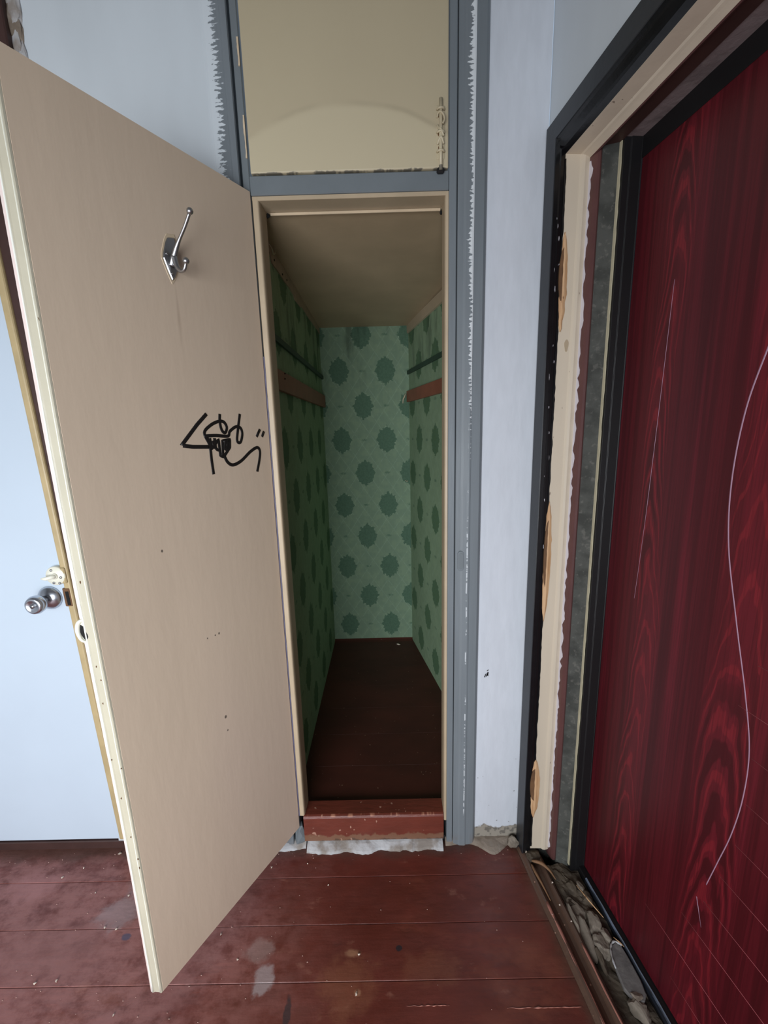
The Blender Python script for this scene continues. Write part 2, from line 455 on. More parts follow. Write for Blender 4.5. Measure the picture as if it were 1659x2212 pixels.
def tube(name, pts, rad, mat, parent=None, seg=10, squash=None):
    """tube through pts with radius per point; squash=(dir, factor) flattens it along a direction"""
    pts = [Vector(p) for p in pts]
    if not isinstance(rad, (list, tuple)): rad = [rad] * len(pts)
    V = []; F = []; prev = None
    for i, p in enumerate(pts):
        t = (pts[min(i + 1, len(pts) - 1)] - pts[max(i - 1, 0)]).normalized()
        ref = prev if prev else (Vector((0, 0, 1)) if abs(t.z) < 0.9 else Vector((1, 0, 0)))
        a = (ref - t * ref.dot(t)).normalized(); prev = a
        b = t.cross(a)
        for k in range(seg):
            w = 2 * math.pi * k / seg
            q = (a * math.cos(w) + b * math.sin(w)) * rad[i]
            if squash:
                d, f = squash
                q = q - d * q.dot(d) * (1 - f)
            V.append(p + q)
    n = len(pts)
    for j in range(n - 1):
        for k in range(seg):
            F.append((j * seg + k, j * seg + (k + 1) % seg, (j + 1) * seg + (k + 1) % seg, (j + 1) * seg + k))
    F.append(tuple(range(seg))); F.append(tuple((n - 1) * seg + k for k in range(seg)))
    return mesh(name, V, F, mat, parent, smooth=True)
def smooth_path(P, n=6):
    """Catmull-Rom through P"""
    P = [Vector(p) for p in P]; out = []
    for i in range(len(P) - 1):
        a, b, c, d = P[max(i - 1, 0)], P[i], P[i + 1], P[min(i + 2, len(P) - 1)]
        for k in range(n):
            t = k / n
            out.append(0.5 * ((2 * b) + (c - a) * t + (2 * a - 5 * b + 4 * c - d) * t * t + (3 * b - a - 3 * c + d) * t ** 3))
    out.append(P[-1]); return out
def chunk(name, loc, size, mat, parent=None, rot=None, n=14, seed=0):
    rnd = random.Random(seed)
    bm = bmesh.new()
    for _ in range(n):
        v = Vector((rnd.gauss(0, 1), rnd.gauss(0, 1), rnd.gauss(0, 1))).normalized() * rnd.uniform(0.75, 1)
        bm.verts.new((v.x * size[0], v.y * size[1], v.z * size[2]))
    r = bmesh.ops.convex_hull(bm, input=bm.verts)
    junk = list({g for g in r['geom_interior'] + r['geom_unused'] if isinstance(g, bmesh.types.BMVert)})
    if junk: bmesh.ops.delete(bm, geom=junk, context='VERTS')
    bmesh.ops.recalc_face_normals(bm, faces=bm.faces)
    me = bpy.data.meshes.new(name); bm.to_mesh(me); bm.free()
    o = link(name, me, mat, parent)
    o.location = loc
    if rot: o.rotation_euler = rot
    return o
def rock(name, loc, size, mat, parent=None, rot=None, seed=0, flat=0.0):
    """lumpy broken piece: an icosphere pushed about by noise and cut by random planes"""
    rnd = random.Random(seed)
    bm = bmesh.new(); bmesh.ops.create_icosphere(bm, subdivisions=3, radius=1.0)
    planes = [(Vector((rnd.gauss(0, 1), rnd.gauss(0, 1), rnd.gauss(0, 1))).normalized(), rnd.uniform(0.55, 0.85)) for _ in range(9)]
    for v in bm.verts:
        p = v.co.copy()
        for n_, d_ in planes:
            h = p.dot(n_) - d_
            if h > 0: p -= n_ * h
        p *= 1 + 0.16 * mnoise.noise((p.x * 2.5 + seed, p.y * 2.5, p.z * 2.5)) + 0.07 * mnoise.noise((p.x * 8, p.y * 8 + seed, p.z * 8))
        v.co = (p.x * size[0], p.y * size[1], p.z * size[2])
    me = bpy.data.meshes.new(name); bm.to_mesh(me); bm.free()
    o = link(name, me, mat, parent, False); o.location = loc
    if rot: o.rotation_euler = rot
    return o
def tag(o, label, cat=None, kind=None, group=None):
    o['label'] = label
    if cat: o['category'] = cat
    if kind: o['kind'] = kind
    if group: o['group'] = group
    return o
def empty(name, loc=(0, 0, 0)):
    o = bpy.data.objects.new(name, None); o.location = loc; o.empty_display_size = 0.05
    COL.objects.link(o); return o
ID = lambda a, b, t: (a, b, t)      # (x, y) outline pushed along z
def jag(z0, z1, n, base, amp, seed):
    """ragged border: list of (offset, z)"""
    out = []
    for i in range(n + 1):
        z = z0 + (z1 - z0) * i / n
        v = mnoise.noise((seed * 7.3, z * 38.0, 0.3)) + 0.6 * mnoise.noise((seed * 3.1, z * 120.0, 1.7))
        out.append((base + amp * v, z))
    return out
def ragged_sheet(name, fn, z0, z1, n, a_fix, base, amp, seed, thick, mat, parent):
    """thin paint skin between a fixed border and a ragged one; fn(a, h, z) -> world, h = height off the surface"""
    V = []; F = []
    for (r, z) in jag(z0, z1, n, base, amp, seed):
        V += [fn(a_fix, 0, z), fn(a_fix, thick, z), fn(r, thick, z), fn(r, 0, z)]
    for i in range(n):
        for j in range(4):
            F.append((4 * i + j, 4 * i + (j + 1) % 4, 4 * i + 4 + (j + 1) % 4, 4 * i + 4 + j))
    F.append((0, 1, 2, 3)); F.append(tuple(4 * n + j for j in range(4)))
    return mesh(name, V, F, mat, parent)

# the entry wall leans 7.6 degrees: s runs along it towards the room's near end, d into the wall
AL = math.radians(7.62)
DR = Vector((math.sin(AL), -math.cos(AL), 0)); NN = Vector((math.cos(AL), math.sin(AL), 0)); Q0 = Vector((0.432, 0, 0))
def SD(s, d, z): return Q0 + DR * s + NN * d + Vector((0, 0, z))

# ================================================================== THE ROOM
WY = 0.012          # plane of the wall that holds the closet
HT = 2.70
XL, YB = -2.3, -2.7

# floor: a base slab with painted boards laid on it
fl = box('floor', XL - 0.1, 2.4, YB - 0.1, 0.9, -0.16, -0.05, MT['brown'])
tag(fl, 'red-brown painted board floor of the room', 'floor', 'structure')
edges = [0.03, -0.105, -0.24, -0.372]
while edges[-1] > YB: edges.append(edges[-1] - 0.133)
for i in range(len(edges) - 1):
    y1, y0 = edges[i] - 0.0004, edges[i + 1] + 0.0004
    z0, zt, c = -0.05, (0.0002, -0.0001, 0.0001, -0.0002, 0.0)[i % 5], 0.0010
    yy = [(y0, z0), (y1, z0), (y1, zt - c), (y1 - c * 1.3, zt), (y0 + c * 1.3, zt), (y0, zt - c)]
    V = [(XL - 0.05, y, z) for y, z in yy] + [(0.432 - 0.1338 * y - 0.010, y, z) for y, z in yy]
    F = [(j, (j + 1) % 6, 6 + (j + 1) % 6, 6 + j) for j in range(6)] + [tuple(range(6)), tuple(range(6, 12))]
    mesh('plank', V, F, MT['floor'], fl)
# raised lip of a cracked board by the threshold, its pinkish highlight put into the colour
for (x0, x1, y, r, sd_) in ((0.275, 0.465, -0.4300, 0.0017, 1), (0.02, 0.13, -0.4225, 0.0012, 2)):
    n_ = 40
    tube('board_lip', [(x0 + (x1 - x0) * i / n_, y + 0.002 * mnoise.noise((i * 0.22, sd_, 0)), 0.0004) for i in range(n_ + 1)],
         [max(0.0002, r * (0.55 + 1.1 * mnoise.noise((i * 0.33, sd_ + 5, 0)))) * math.sin(math.pi * (0.04 + 0.92 * i / n_)) ** 0.5 for i in range(n_ + 1)], MT['pinklit'], fl, 8)

# walls (each with real thickness)
wr = box('wall_front_right', 0.270, 0.4405, WY, WY + 0.075, 0.0, HT, MT['wall'])
tag(wr, 'narrow white painted wall strip between grey closet frame and black door casing', 'wall', 'structure')
wl = box('wall_front_left', -0.99, -0.395, WY, WY + 0.09, 0.0, HT, MT['lwall'])
tag(wl, 'pale grey-white wall left of the closet behind the open beige door', 'wall', 'structure')
wo = box('wall_front_over_door', -1.76, -0.992, WY, WY + 0.09, 2.16, HT, MT['lwall']); tag(wo, 'white wall above the white door', 'wall', 'structure')
wq = box('wall_front_far_left', XL - 0.1, -1.76, WY, WY + 0.09, 0.0, HT, MT['lwall']); tag(wq, 'white wall left of the white door', 'wall', 'structure')
wt = box('wall_front_over_cabinet', -0.394, 0.269, WY, WY + 0.09, 2.62, HT, MT['lwall']); tag(wt, 'white wall over the upper cabinet', 'wall', 'structure')

S_NEAR, HEAD = 1.02, 2.152
wri = empty('wall_right'); tag(wri, 'white painted entry wall around the dark red door', 'wall', 'structure')
W0 = 0.012
box('wall_over_door', -0.012, 4.2, W0, 0.32, HEAD, HT, MT['lwall'], wri, f=SD)
box('wall_beside_door', S_NEAR, 4.2, W0, 0.32, -0.05, HEAD - 0.001, MT['lwall'], wri, f=SD)
box('reveal_masonry', 0.0, 0.035, 0.02, 0.32, -0.05, HEAD - 0.001, MT['plaster'], wri, f=SD)

wb = empty('wall_back'); tag(wb, 'wall behind the camera with the window', 'wall', 'structure')
WX0, WX1, WZ0, WZ1 = -1.82, 0.12, 0.24, 1.72
box('wall_part', XL - 0.1, WX0, YB - 0.1, YB, 0, HT, MT['roomwall'], wb)
box('wall_part', WX1, 1.6, YB - 0.1, YB, 0, HT, MT['roomwall'], wb)
box('wall_part', WX0, WX1, YB - 0.1, YB, 0, WZ0, MT['roomwall'], wb)
box('wall_part', WX0, WX1, YB - 0.1, YB, WZ1, HT, MT['roomwall'], wb)
w1 = empty('window_1'); tag(w1, 'white framed window in the wall behind the camera', 'window', 'structure')
for (a, b, c, d) in ((WX0, WX0 + 0.05, WZ0, WZ1), (WX1 - 0.05, WX1, WZ0, WZ1), (WX0 + 0.05, WX1 - 0.05, WZ0, WZ0 + 0.05), (WX0 + 0.05, WX1 - 0.05, WZ1 - 0.05, WZ1)):
    box('window_frame', a, b, YB - 0.08, YB - 0.02, c, d, MT['white'], w1, 0.004)
wlf = box('wall_left', XL - 0.1, XL, YB, WY, 0, HT, MT['roomwall']); tag(wlf, 'side wall of the room left of the camera', 'wall', 'structure')
ce = box('ceiling', XL - 0.1, 1.6, YB - 0.1, 0.12, HT, HT + 0.1, MT['ceilpaint']); tag(ce, 'grey room ceiling darkened to lower its bounce light', 'ceiling', 'structure')  # unseen ceiling, coloured grey to lower its bounce light

# ================================================================== CLOSET INTERIOR
ZF = 0.110
XCL = -0.355
def xr(y): return 0.147 + (1.285 - y) * 0.205
YC = 1.277
cl = box('wall_closet_left', XCL - 0.05, XCL, 0.105, YC + 0.05, 0.0, 2.2, MT['papery']); tag(cl, 'green rosette wallpaper on the left closet wall', 'wall', 'structure')
cbk = box('wall_closet_back', XCL, 0.40, YC, YC + 0.05, 0.0, 2.2, MT['paperx']); tag(cbk, 'green rosette wallpaper on the narrow back closet wall', 'wall', 'structure')
cr = mesh('wall_closet_right', [(xr(0.095), 0.095, 0), (xr(YC), YC, 0), (xr(YC) + 0.03, YC, 0), (xr(0.095) + 0.02, 0.095, 0),
     (xr(0.095), 0.095, 2.2), (xr(YC), YC, 2.2), (xr(YC) + 0.03, YC, 2.2), (xr(0.095) + 0.02, 0.095, 2.2)], BOXF, MT['papery'])
tag(cr, 'green rosette wallpaper on the slanting right closet wall', 'wall', 'structure')
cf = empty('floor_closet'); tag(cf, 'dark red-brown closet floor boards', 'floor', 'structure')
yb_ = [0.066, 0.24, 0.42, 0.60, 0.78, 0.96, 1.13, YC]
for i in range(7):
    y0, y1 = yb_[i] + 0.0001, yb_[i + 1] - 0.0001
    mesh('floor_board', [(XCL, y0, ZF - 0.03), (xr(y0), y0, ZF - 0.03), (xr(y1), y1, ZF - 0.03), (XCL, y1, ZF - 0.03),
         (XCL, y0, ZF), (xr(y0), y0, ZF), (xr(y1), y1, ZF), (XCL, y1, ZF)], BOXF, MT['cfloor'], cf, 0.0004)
# back skirting edge of the floor covering
prism('floor_upturn', [(YC, ZF), (YC, ZF + 0.012), (YC - 0.012, ZF + 0.004), (YC - 0.03, ZF)], XCL, xr(YC), lambda a, b, t: (t, a, b), MT['cfloor'], cf)
def zc(y): return 2.048 - (y - 0.06) * 0.019
cc = mesh('ceiling_closet', [(XCL, 0.068, zc(0.068)), (xr(0.1), 0.068, zc(0.068)), (xr(YC), YC, zc(YC)), (XCL, YC, zc(YC)),
     (XCL, 0.068, 2.06), (xr(0.1), 0.068, 2.06), (xr(YC), YC, 2.05), (XCL, YC, 2.05)], BOXF, MT['cceil'])
tag(cc, 'tan painted closet ceiling board', 'ceiling', 'structure')
cn = tag(box('trim_5', -0.300, 0.170, 0.0645, 0.0678, 2.0405, 2.0468, MT['tanp']), 'pale raw front edge of the closet ceiling board', 'trim', 'structure')
chunk('dark_hole', (-0.307, 0.066, 2.041), (0.006, 0.004, 0.009), MT['dark'], cn, seed=3)
chunk('dark_hole', (0.1715, 0.066, 2.036), (0.004, 0.004, 0.010), MT['dark'], cn, seed=5)

# strips of ceiling paint carried down on the side walls
sl = empty('trim_6'); tag(sl, 'brown ceiling strip with nails along the left closet wall', 'trim', 'structure')
V = []; F = []; n = 60
for i in range(n + 1):
    y = 0.11 + (YC - 0.112) * i / n
    lo = 1.994 + 0.006 * mnoise.noise((y * 9, 2.2, 0)) - 0.010 * (y > 0.6) * (y < 0.75)
    if 0.225 < y < 0.262: lo += 0.020
    V += [(XCL, y, lo), (XCL + 0.004, y, lo), (XCL + 0.004, y, zc(y)), (XCL, y, zc(y))]
for i in range(n):
    for j in range(4): F.append((4 * i + j, 4 * i + (j + 1) % 4, 4 * i + 4 + (j + 1) % 4, 4 * i + 4 + j))
F += [(0, 1, 2, 3), tuple(4 * n + j for j in range(4))]
mesh('ceiling_strip', V, F, MT['cstrip'], sl)
for y, z in ((0.29, 2.012), (0.40, 2.006), (0.47, 2.010)):
    lathe('nail_head', [(0.0001, 0.0), (0.004, 0.0003), (0.003, 0.002), (0.0002, 0.0025)], MT['dark'], Matrix.Translation((XCL + 0.0038, y, z)) @ Matrix.Rotation(math.pi / 2, 4, 'Y'), sl, 8)
tube('torn_curl', smooth_path([(XCL + 0.005, 0.222, 2.036), (XCL + 0.012, 0.236, 2.024), (XCL + 0.010, 0.255, 2.016), (XCL + 0.014, 0.272, 2.028), (XCL + 0.010, 0.276, 2.043)], 5), [0.002] * 21, MT['line'], sl, 6)
srr = prism('trim_7', [(-0.0, 1.982), (-0.008, 1.984), (-0.009, 2.03), (-0.0, 2.03)], 0.11, YC - 0.001, lambda a, b, t: (xr(t) + a, t, b), MT['tan'])
tag(srr, 'pale brown ceiling strip along the right closet wall', 'trim', 'structure')

def batten(name, side, z0, z1, y0, y1, th, mat, label):
    if side == 'l': f = lambda a, b, t: (XCL + a, t, b)
    else: f = lambda a, b, t: (xr(t) - a, t, b)
    o = prism(name, [(0, z0), (th, z0), (th, z1), (0, z1)], y0, y1, f, mat, None, 0.0015)
    return tag(o, label, 'batten', group='battens on the closet walls')
bl = batten('wall_batten', 'l', 1.589, 1.655, 0.12, YC - 0.001, 0.016, MT['rail'], 'wide red-brown wooden batten on the left closet wall')
for y, z in ((0.275, 1.650), (0.27, 1.632)):
    lathe('nail_head', [(0.0001, 0.0), (0.003, 0.0003), (0.002, 0.004), (0.0002, 0.0045)], MT['dark'], Matrix.Translation((XCL + 0.0155, y, z)) @ Matrix.Rotation(math.pi / 2, 4, 'Y'), bl, 8)
batten('wall_batten', 'r', 1.606, 1.668, 0.12, YC - 0.004, 0.016, MT['rail'], 'wide red-brown wooden batten on the right closet wall')
batten('wall_batten', 'l', 1.746, 1.766, 0.12, YC - 0.001, 0.012, MT['grail'], 'thin dark green batten above the red-brown one on the left closet wall')
batten('wall_batten', 'r', 1.760, 1.781, 0.12, YC - 0.004, 0.012, MT['grail'], 'thin dark green batten above the red-brown one on the right closet wall')
# torn wallpaper scraps
tube('torn_paper', smooth_path([(0.128, YC - 0.004, 1.655), (0.122, YC - 0.009, 1.638), (0.114, YC - 0.007, 1.622), (0.112, YC - 0.003, 1.600)], 5), [0.002 + 0.0025 * math.sin(i / 15 * 3.1) for i in range(16)], MT['line'], cbk, 6)
tube('torn_paper', smooth_path([(0.118, YC - 0.003, 1.150), (0.124, YC - 0.007, 1.146), (0.130, YC - 0.006, 1.142), (0.134, YC - 0.002, 1.148)], 4), 0.0018, MT['line'], cbk, 6)
sc_ = chunk('paper_scrap', (0.056, 1.205, ZF + 0.004), (0.016, 0.010, 0.004), MT['crumb'], rot=(0, 0, -0.5), seed=91)
tag(sc_, 'small pale scrap lying at the back of the closet floor', 'scrap')

# ================================================================== CLOSET FRAME (grey) : trim_1
fr = empty('trim_1'); tag(fr, 'grey painted wooden frame around the closet and upper cabinet', 'door frame', 'structure')
FT = 2.62
# right post and moulded casing
prism('post', [(0.184, 0.0), (0.2045, 0.0), (0.2045, 0.066), (0.184, 0.066)], 0.0, FT, ID, MT['greyR'], fr, 0.002)
prism('casing', [(0.2065, 0.066), (0.2065, -0.001), (0.2085, -0.003), (0.222, -0.0035), (0.2285, -0.0065), (0.245, -0.0075), (0.2492, -0.0065), (0.2502, -0.004), (0.2755, -0.0025),
      (0.2795, 0.0005), (0.2845, 0.0085), (0.2850, WY + 0.0002), (0.268, WY + 0.0002), (0.268, 0.066)], 0.0, FT, ID, MT['greyR'], fr)
# left post and casing
prism('post', [(-0.3335, 0.004), (-0.3335, 0.066), (-0.3515, 0.066), (-0.3515, 0.002)], 0.0, FT, ID, MT['grey'], fr, 0.002)
prism('casing', [(-0.3575, 0.066), (-0.3575, 0.003), (-0.3595, -0.001), (-0.3735, -0.002), (-0.3775, 0.0015), (-0.4000, 0.004), (-0.4180, 0.0085), (-0.4250, WY + 0.0002), (-0.395, WY + 0.0002), (-0.393, 0.066)], 0.0, FT, ID, MT['greyL'], fr)
# chipped pale paint in the gap by the upper cabinet
for (z0, z1, sd_) in ((2.405, 2.345, 1), (2.24, 2.145, 2)):
    ragged_sheet('paint_chip', lambda a, h, z: (a, 0.0035 - h, z), z1, z0, 24, -0.3345, -0.3385, 0.0022, sd_, 0.0025, MT['tanp'], fr)
# header between the two doors
box('header', -0.333, 0.1835, -0.001, 0.066, 2.0585, 2.1035, MT['grey'], fr, 0.002)
box('top_rail', -0.333, 0.1835, 0.0, 0.066, 2.56, FT, MT['grey'], fr, 0.002)
# tan painted lining of the opening
prism('lining', [(0.1838, 0.0005), (0.1755, 0.0018), (0.1735, 0.010), (0.1745, 0.064), (0.1838, 0.064)], 0.098, 2.058, ID, MT['tan'], fr, 0.0015)
prism('lining', [(-0.3315, 0.003), (-0.3165, 0.0015), (-0.3140, 0.006), (-0.3125, 0.014), (-0.3110, 0.064), (-0.3315, 0.064)], 0.128, 2.058, ID, MT['tan'], fr, 0.0015)
box('lining', -0.3315, 0.1838, 0.002, 0.064, 2.0475, 2.0582, MT['tan'], fr, 0.0012)
# ragged blue-grey strip in the hinge gap
ragged_sheet('ragged_edge', lambda a, h, z: (a, 0.0022 - h, z), 0.13, 1.66, 120, -0.3345, -0.3305, 0.0010, 5, 0.0008, MT['purple'], fr)
# oval catch plate painted over with the frame
ov = [(0.2135 + 0.0095 + 0.0095 * math.cos(a), 1.052 + 0.022 * (1 if math.sin(a) > 0 else -1) + 0.0095 * math.sin(a)) for a in [2 * math.pi * i / 28 for i in range(28)]]
prism('catch_plate', ov, -0.0080, -0.002, lambda a, b, t: (a, t, b), MT['greyR'], fr, 0.001)
ov2 = [(0.2232 + (x - 0.223) * 0.72, 1.052 + (z - 1.052) * 0.82) for x, z in ov]
prism('catch_recess', ov2, -0.0086, -0.004, lambda a, b, t: (a, t, b), MT['grey'], fr, 0.0004)
# foot of the left post, daubed with paint and mortar
chunk('frame_foot', (-0.338, 0.012, 0.045), (0.030, 0.022, 0.050), MT['grey'], fr, seed=4, n=22)

# two-stepped sill
si = empty('trim_3'); tag(si, 'worn red-brown wooden sill board across the foot of the closet opening', 'door sill', 'structure')
prism('sill_board', [(0.0, 0.024), (-0.002, 0.060), (-0.001, 0.118), (0.002, 0.1255), (0.008, 0.1275), (0.062, 0.1285), (0.064, 0.124), (0.064, 0.024)], -0.3185, 0.1735, lambda a, b, t: (t, a, b), MT['sill'], si, n=24)
box('gap_backing', -0.33, 0.182, 0.012, 0.06, 0.0, 0.0238, MT['dark'], si)

# mortar fillet under the sill and along the wall foot
def patch(name, top, bot, z0, mat, label, seed):
    """low lumpy strip: top/bottom outlines are lists of (x, y)"""
    V = []; F = []; n = len(top); k = 5
    for i in range(n):
        for j in range(k + 1):
            t = j / k
            x = top[i][0] * (1 - t) + bot[i][0] * t; y = top[i][1] * (1 - t) + bot[i][1] * t
            w = mnoise.noise((x * 40, y * 60, seed))
            h = z0 * (1 - t ** 1.6) + 0.002 * w + (0.0005 if j < k else -0.004)
            V.append((x, y + (0.004 * w if j == k else 0), h))
    for i in range(n - 1):
        for j in range(k):
            F.append((i * (k + 1) + j, (i + 1) * (k + 1) + j, (i + 1) * (k + 1) + j + 1, i * (k + 1) + j + 1))
    m = len(V)
    V += [(V[i * (k + 1)][0], V[i * (k + 1)][1], -0.012) for i in range(n)] + [(V[i * (k + 1) + k][0], V[i * (k + 1) + k][1], -0.012) for i in range(n)]
    for i in range(n - 1):
        F.append((i * (k + 1), (i + 1) * (k + 1), m + i + 1, m + i))
        F.append((i * (k + 1) + k, (i + 1) * (k + 1) + k, m + n + i + 1, m + n + i))
        F.append((m + i, m + i + 1, m + n + i + 1, m + n + i))
    F.append(tuple(range(k + 1)) + (m + n, m)); e = (n - 1) * (k + 1)
    F.append(tuple(range(e, e + k + 1)) + (m + n + n - 1, m + n - 1))
    o = mesh(name, V, F, mat, smooth=False)
    return tag(o, label, 'mortar')
N = 44
def wob(x, s, a): return a * (mnoise.noise((x * 17, s, 0.5)) + 0.5 * mnoise.noise((x * 60, s, 2.5)))
xs = [-0.31 + 0.48 * i / N for i in range(N + 1)]
patch('mortar_fillet', [(x, 0.012) for x in xs], [(x, -0.030 + wob(x, 1, 0.012)) for x in xs], 0.022, MT['mortar'], 'whitewashed mortar strip on the floor under the red-brown sill', 1.0)
xs = [0.18 + 0.25 * i / 24 for i in range(25)]
patch('mortar_fillet', [(x, 0.014) for x in xs], [(x, -0.006 - 0.038 * math.exp(-((x - 0.345) / 0.045) ** 2) + wob(x, 2, 0.006)) for x in xs], 0.016, MT['mortarb'], 'beige mortar lump at the foot of the narrow white wall strip', 2.0)
xs = [-0.46 + 0.145 * i / 20 for i in range(21)]
patch('mortar_fillet', [(x, 0.013) for x in xs], [(x, -0.016 + wob(x, 3, 0.012)) for x in xs], 0.018, MT['mortar'], 'broken whitish mortar by the left foot of the grey frame', 3.0)

# small scribble on the white wall
tube('scribble', [(0.309, WY - 0.0004, 0.645), (0.312, WY - 0.0004, 0.657), (0.315, WY - 0.0004, 0.647), (0.3165, WY - 0.0004, 0.660), (0.319, WY - 0.0004, 0.650), (0.3195, WY - 0.0004, 0.664)], 0.0021, MT['ink'], wr, 6, (Vector((0, 1, 0)), 0.25))
tube('scribble', [(0.316, WY - 0.0004, 0.668), (0.321, WY - 0.0004, 0.672)], 0.0013, MT['ink'], wr, 6, (Vector((0, 1, 0)), 0.25))

# ================================================================== DOOR 1 : the open closet door
E1 = Vector((-0.5079, -0.8614, 0)); D1 = Vector((0.8614, -0.5079, 0)); H1 = Vector((-0.333, 0, 0))
d1 = empty('closet_door', H1)
# local x runs from hinge to free edge, local y = depth behind the visible face, local z up
m = Matrix((E1, -D1, Vector((0, 0, 1)))).transposed().to_4x4()
d1.matrix_world = Matrix.Translation(H1) @ m
tag(d1, 'tall beige closet door standing open with black scrawl on its inside', 'door', 'thing')
DZ0, DZ1 = 0.086, 2.067
def bow(z):
    t = min(1.0, max(0.0, (z - 0.35) / 1.2)); return 0.0115 * t * t * (3 - 2 * t)
def dfn(a, b, t): return (a + bow(t) * a / 0.5, b, t)
prism('leaf', [(0.0005, 0.0015), (0.002, 0.0), (0.5030, 0.0), (0.5034, 0.0008), (0.5034, 0.026), (0.0005, 0.026)], DZ0, DZ1, dfn, MT['beige'], d1, n=24)
prism('edge_strip', [(0.5036, 0.0003), (0.5070, 0.0002), (0.5088, 0.0012), (0.5096, 0.0034), (0.5094, 0.0056), (0.5150, 0.0170), (0.5168, 0.0182), (0.5182, 0.0202), (0.5180, 0.0228), (0.5036, 0.0240)], DZ0, DZ1,
      lambda a, b, t: (a + bow(t) * 1.02 + 0.0004 * mnoise.noise((t * 30, a * 50, 0)), b + 0.0004 * mnoise.noise((t * 25, 4, a * 50)), t), MT['edge'], d1, n=90)
prism('edge_lip', [(0.5036, 0.0242), (0.5178, 0.0232), (0.5182, 0.0250), (0.5200, 0.0300), (0.5190, 0.0320), (0.5036, 0.0320)], DZ0, DZ1,
      lambda a, b, t: (a + bow(t) * 1.02 + 0.0004 * mnoise.noise((t * 30, a * 50, 7)), 0.0242 + (b - 0.0242) * (0.15 + 0.85 * bow(t) / 0.0115), t), MT['lip'], d1, n=60)
for (u0, y0, r_) in ((0.5092, 0.0034, 0.0016), (0.5178, 0.0205, 0.0021)):  # bright edge lines: highlights put in as white and cream beads
    tube('highlight_bead', [(u0 + bow(DZ0 + (DZ1 - DZ0) * i / 80) * 1.02 + 0.0004 * mnoise.noise((i * 0.4, u0, 0)), y0, DZ0 + 0.002 + (DZ1 - DZ0 - 0.004) * i / 80) for i in range(81)],
         [r_ * (0.9 + 0.3 * mnoise.noise((i * 0.35, u0 * 90, 3))) for i in range(81)], MT['bead'] if r_ > 0.002 else MT['creamw'], d1, 8)
for k, (z, u, y) in enumerate(((1.655, 0.5085, 0.001), (1.17, 0.513, 0.0125), (0.985, 0.513, 0.0125), (0.90, 0.514, 0.014), (0.955, 0.511, 0.009), (0.76, 0.5165, 0.018), (0.74, 0.5088, 0.001), (0.66, 0.514, 0.014), (0.555, 0.5115, 0.009), (0.495, 0.5085, 0.001), (0.47, 0.5085, 0.001))):
    chunk('chip', (u + bow(z), y, z), (0.0020, 0.0016, 0.0042), MT['rawdark'], d1, seed=30 + k, n=10)
# finger pull let into the outer edge
pull = empty('finger_pull'); pull.parent = d1
tag(pull, 'round white finger pull with a dark hollow')
PU = 0.5105 + bow(1.065)
rim = smooth_path([(PU + 0.0070, 0.0200, 1.041), (PU + 0.0120, 0.0290, 1.046), (PU + 0.0135, 0.0345, 1.058), (PU + 0.0135, 0.0350, 1.070), (PU + 0.0120, 0.0300, 1.084), (PU + 0.0060, 0.0205, 1.091)], 5)
tube('pull_rim', rim, [0.0022 + 0.0026 * math.sin(math.pi * i / 25) * (0.6 + i / 25) for i in range(26)], MT['creamw'], pull, 10)
prism('pull_cup', [(PU - 0.020, 0.0245), (PU + 0.0078, 0.0215), (PU + 0.0118, 0.0325), (PU - 0.020, 0.0325)], 1.043, 1.089, ID, MT['creamw'], pull, 0.003)
ell = [(0.0245 + 0.0062 * math.cos(a) + 0.0035 * math.sin(a), 1.062 + 0.0165 * math.sin(a)) for a in [2 * math.pi * i / 20 for i in range(20)]]
prism('pull_hollow', ell, 0.004, 0.0128, lambda a, b, t: (PU + t - (0.0325 - a) * 0.42, a, b), MT['dark'], pull)

# coat hook, cast metal with two ball ends
hk = empty('coat_hook'); hk.parent = d1
tag(hk, 'double metal coat hook with ball ends')
plate = [(0.2555, 1.786), (0.2640, 1.806), (0.2715, 1.828), (0.2700, 1.838), (0.2620, 1.862), (0.2560, 1.873), (0.2400, 1.877), (0.2375, 1.862), (0.2380, 1.845), (0.2400, 1.812), (0.2475, 1.796)]
prism('paint_ridge', [(0.2555 + (x - 0.2555) * 1.22, 1.828 + (z - 1.828) * 1.18) for x, z in plate], -0.0008, 0.001, lambda a, b, t: (a, t, b), MT['tanp'], hk, 0.0006)
prism('back_plate', plate, -0.0048, 0.0, lambda a, b, t: (a, t, b), MT['zinc'], hk, 0.0018)
prong = smooth_path([(0.2525, -0.002, 1.818), (0.2520, -0.012, 1.834), (0.2510, -0.022, 1.849), (0.2505, -0.034, 1.862), (0.2500, -0.056, 1.882), (0.2500, -0.076, 1.903)], 5)
tube('upper_prong', prong, [0.0085 - 0.0050 * min(1, i / 16) for i in range(len(prong))], MT['zinc'], hk, 12)
lo = smooth_path([(0.2515, -0.012, 1.834), (0.2505, -0.017, 1.814), (0.2500, -0.027, 1.803), (0.2500, -0.040, 1.803), (0.2500, -0.048, 1.815)], 5)
tube('lower_prong', lo, [0.0075 - 0.0038 * min(1, i / 12) for i in range(len(lo))], MT['zinc'], hk, 12)
for c, r in (((0.2500, -0.0785, 1.9065), 0.0068), ((0.2500, -0.049, 1.8185), 0.0070)):
    lathe('ball_end', [(0.0002, -r)] + [(r * math.cos(t), r * math.sin(t)) for t in [-1.2 + 2.4 * i / 8 for i in range(9)]] + [(0.0002, r)], MT['zinc'], Matrix.Translation(c), hk, 16)
for z in (1.838, 1.800):
    lathe('screw', [(0.0002, 0.0), (0.0032, 0.0003), (0.0026, 0.0016), (0.0002, 0.0019)], MT['zinc'], Matrix.Translation((0.2635 if z > 1.82 else 0.2555, -0.0048, z)) @ Matrix.Rotation(math.pi / 2, 4, 'X'), hk, 10)

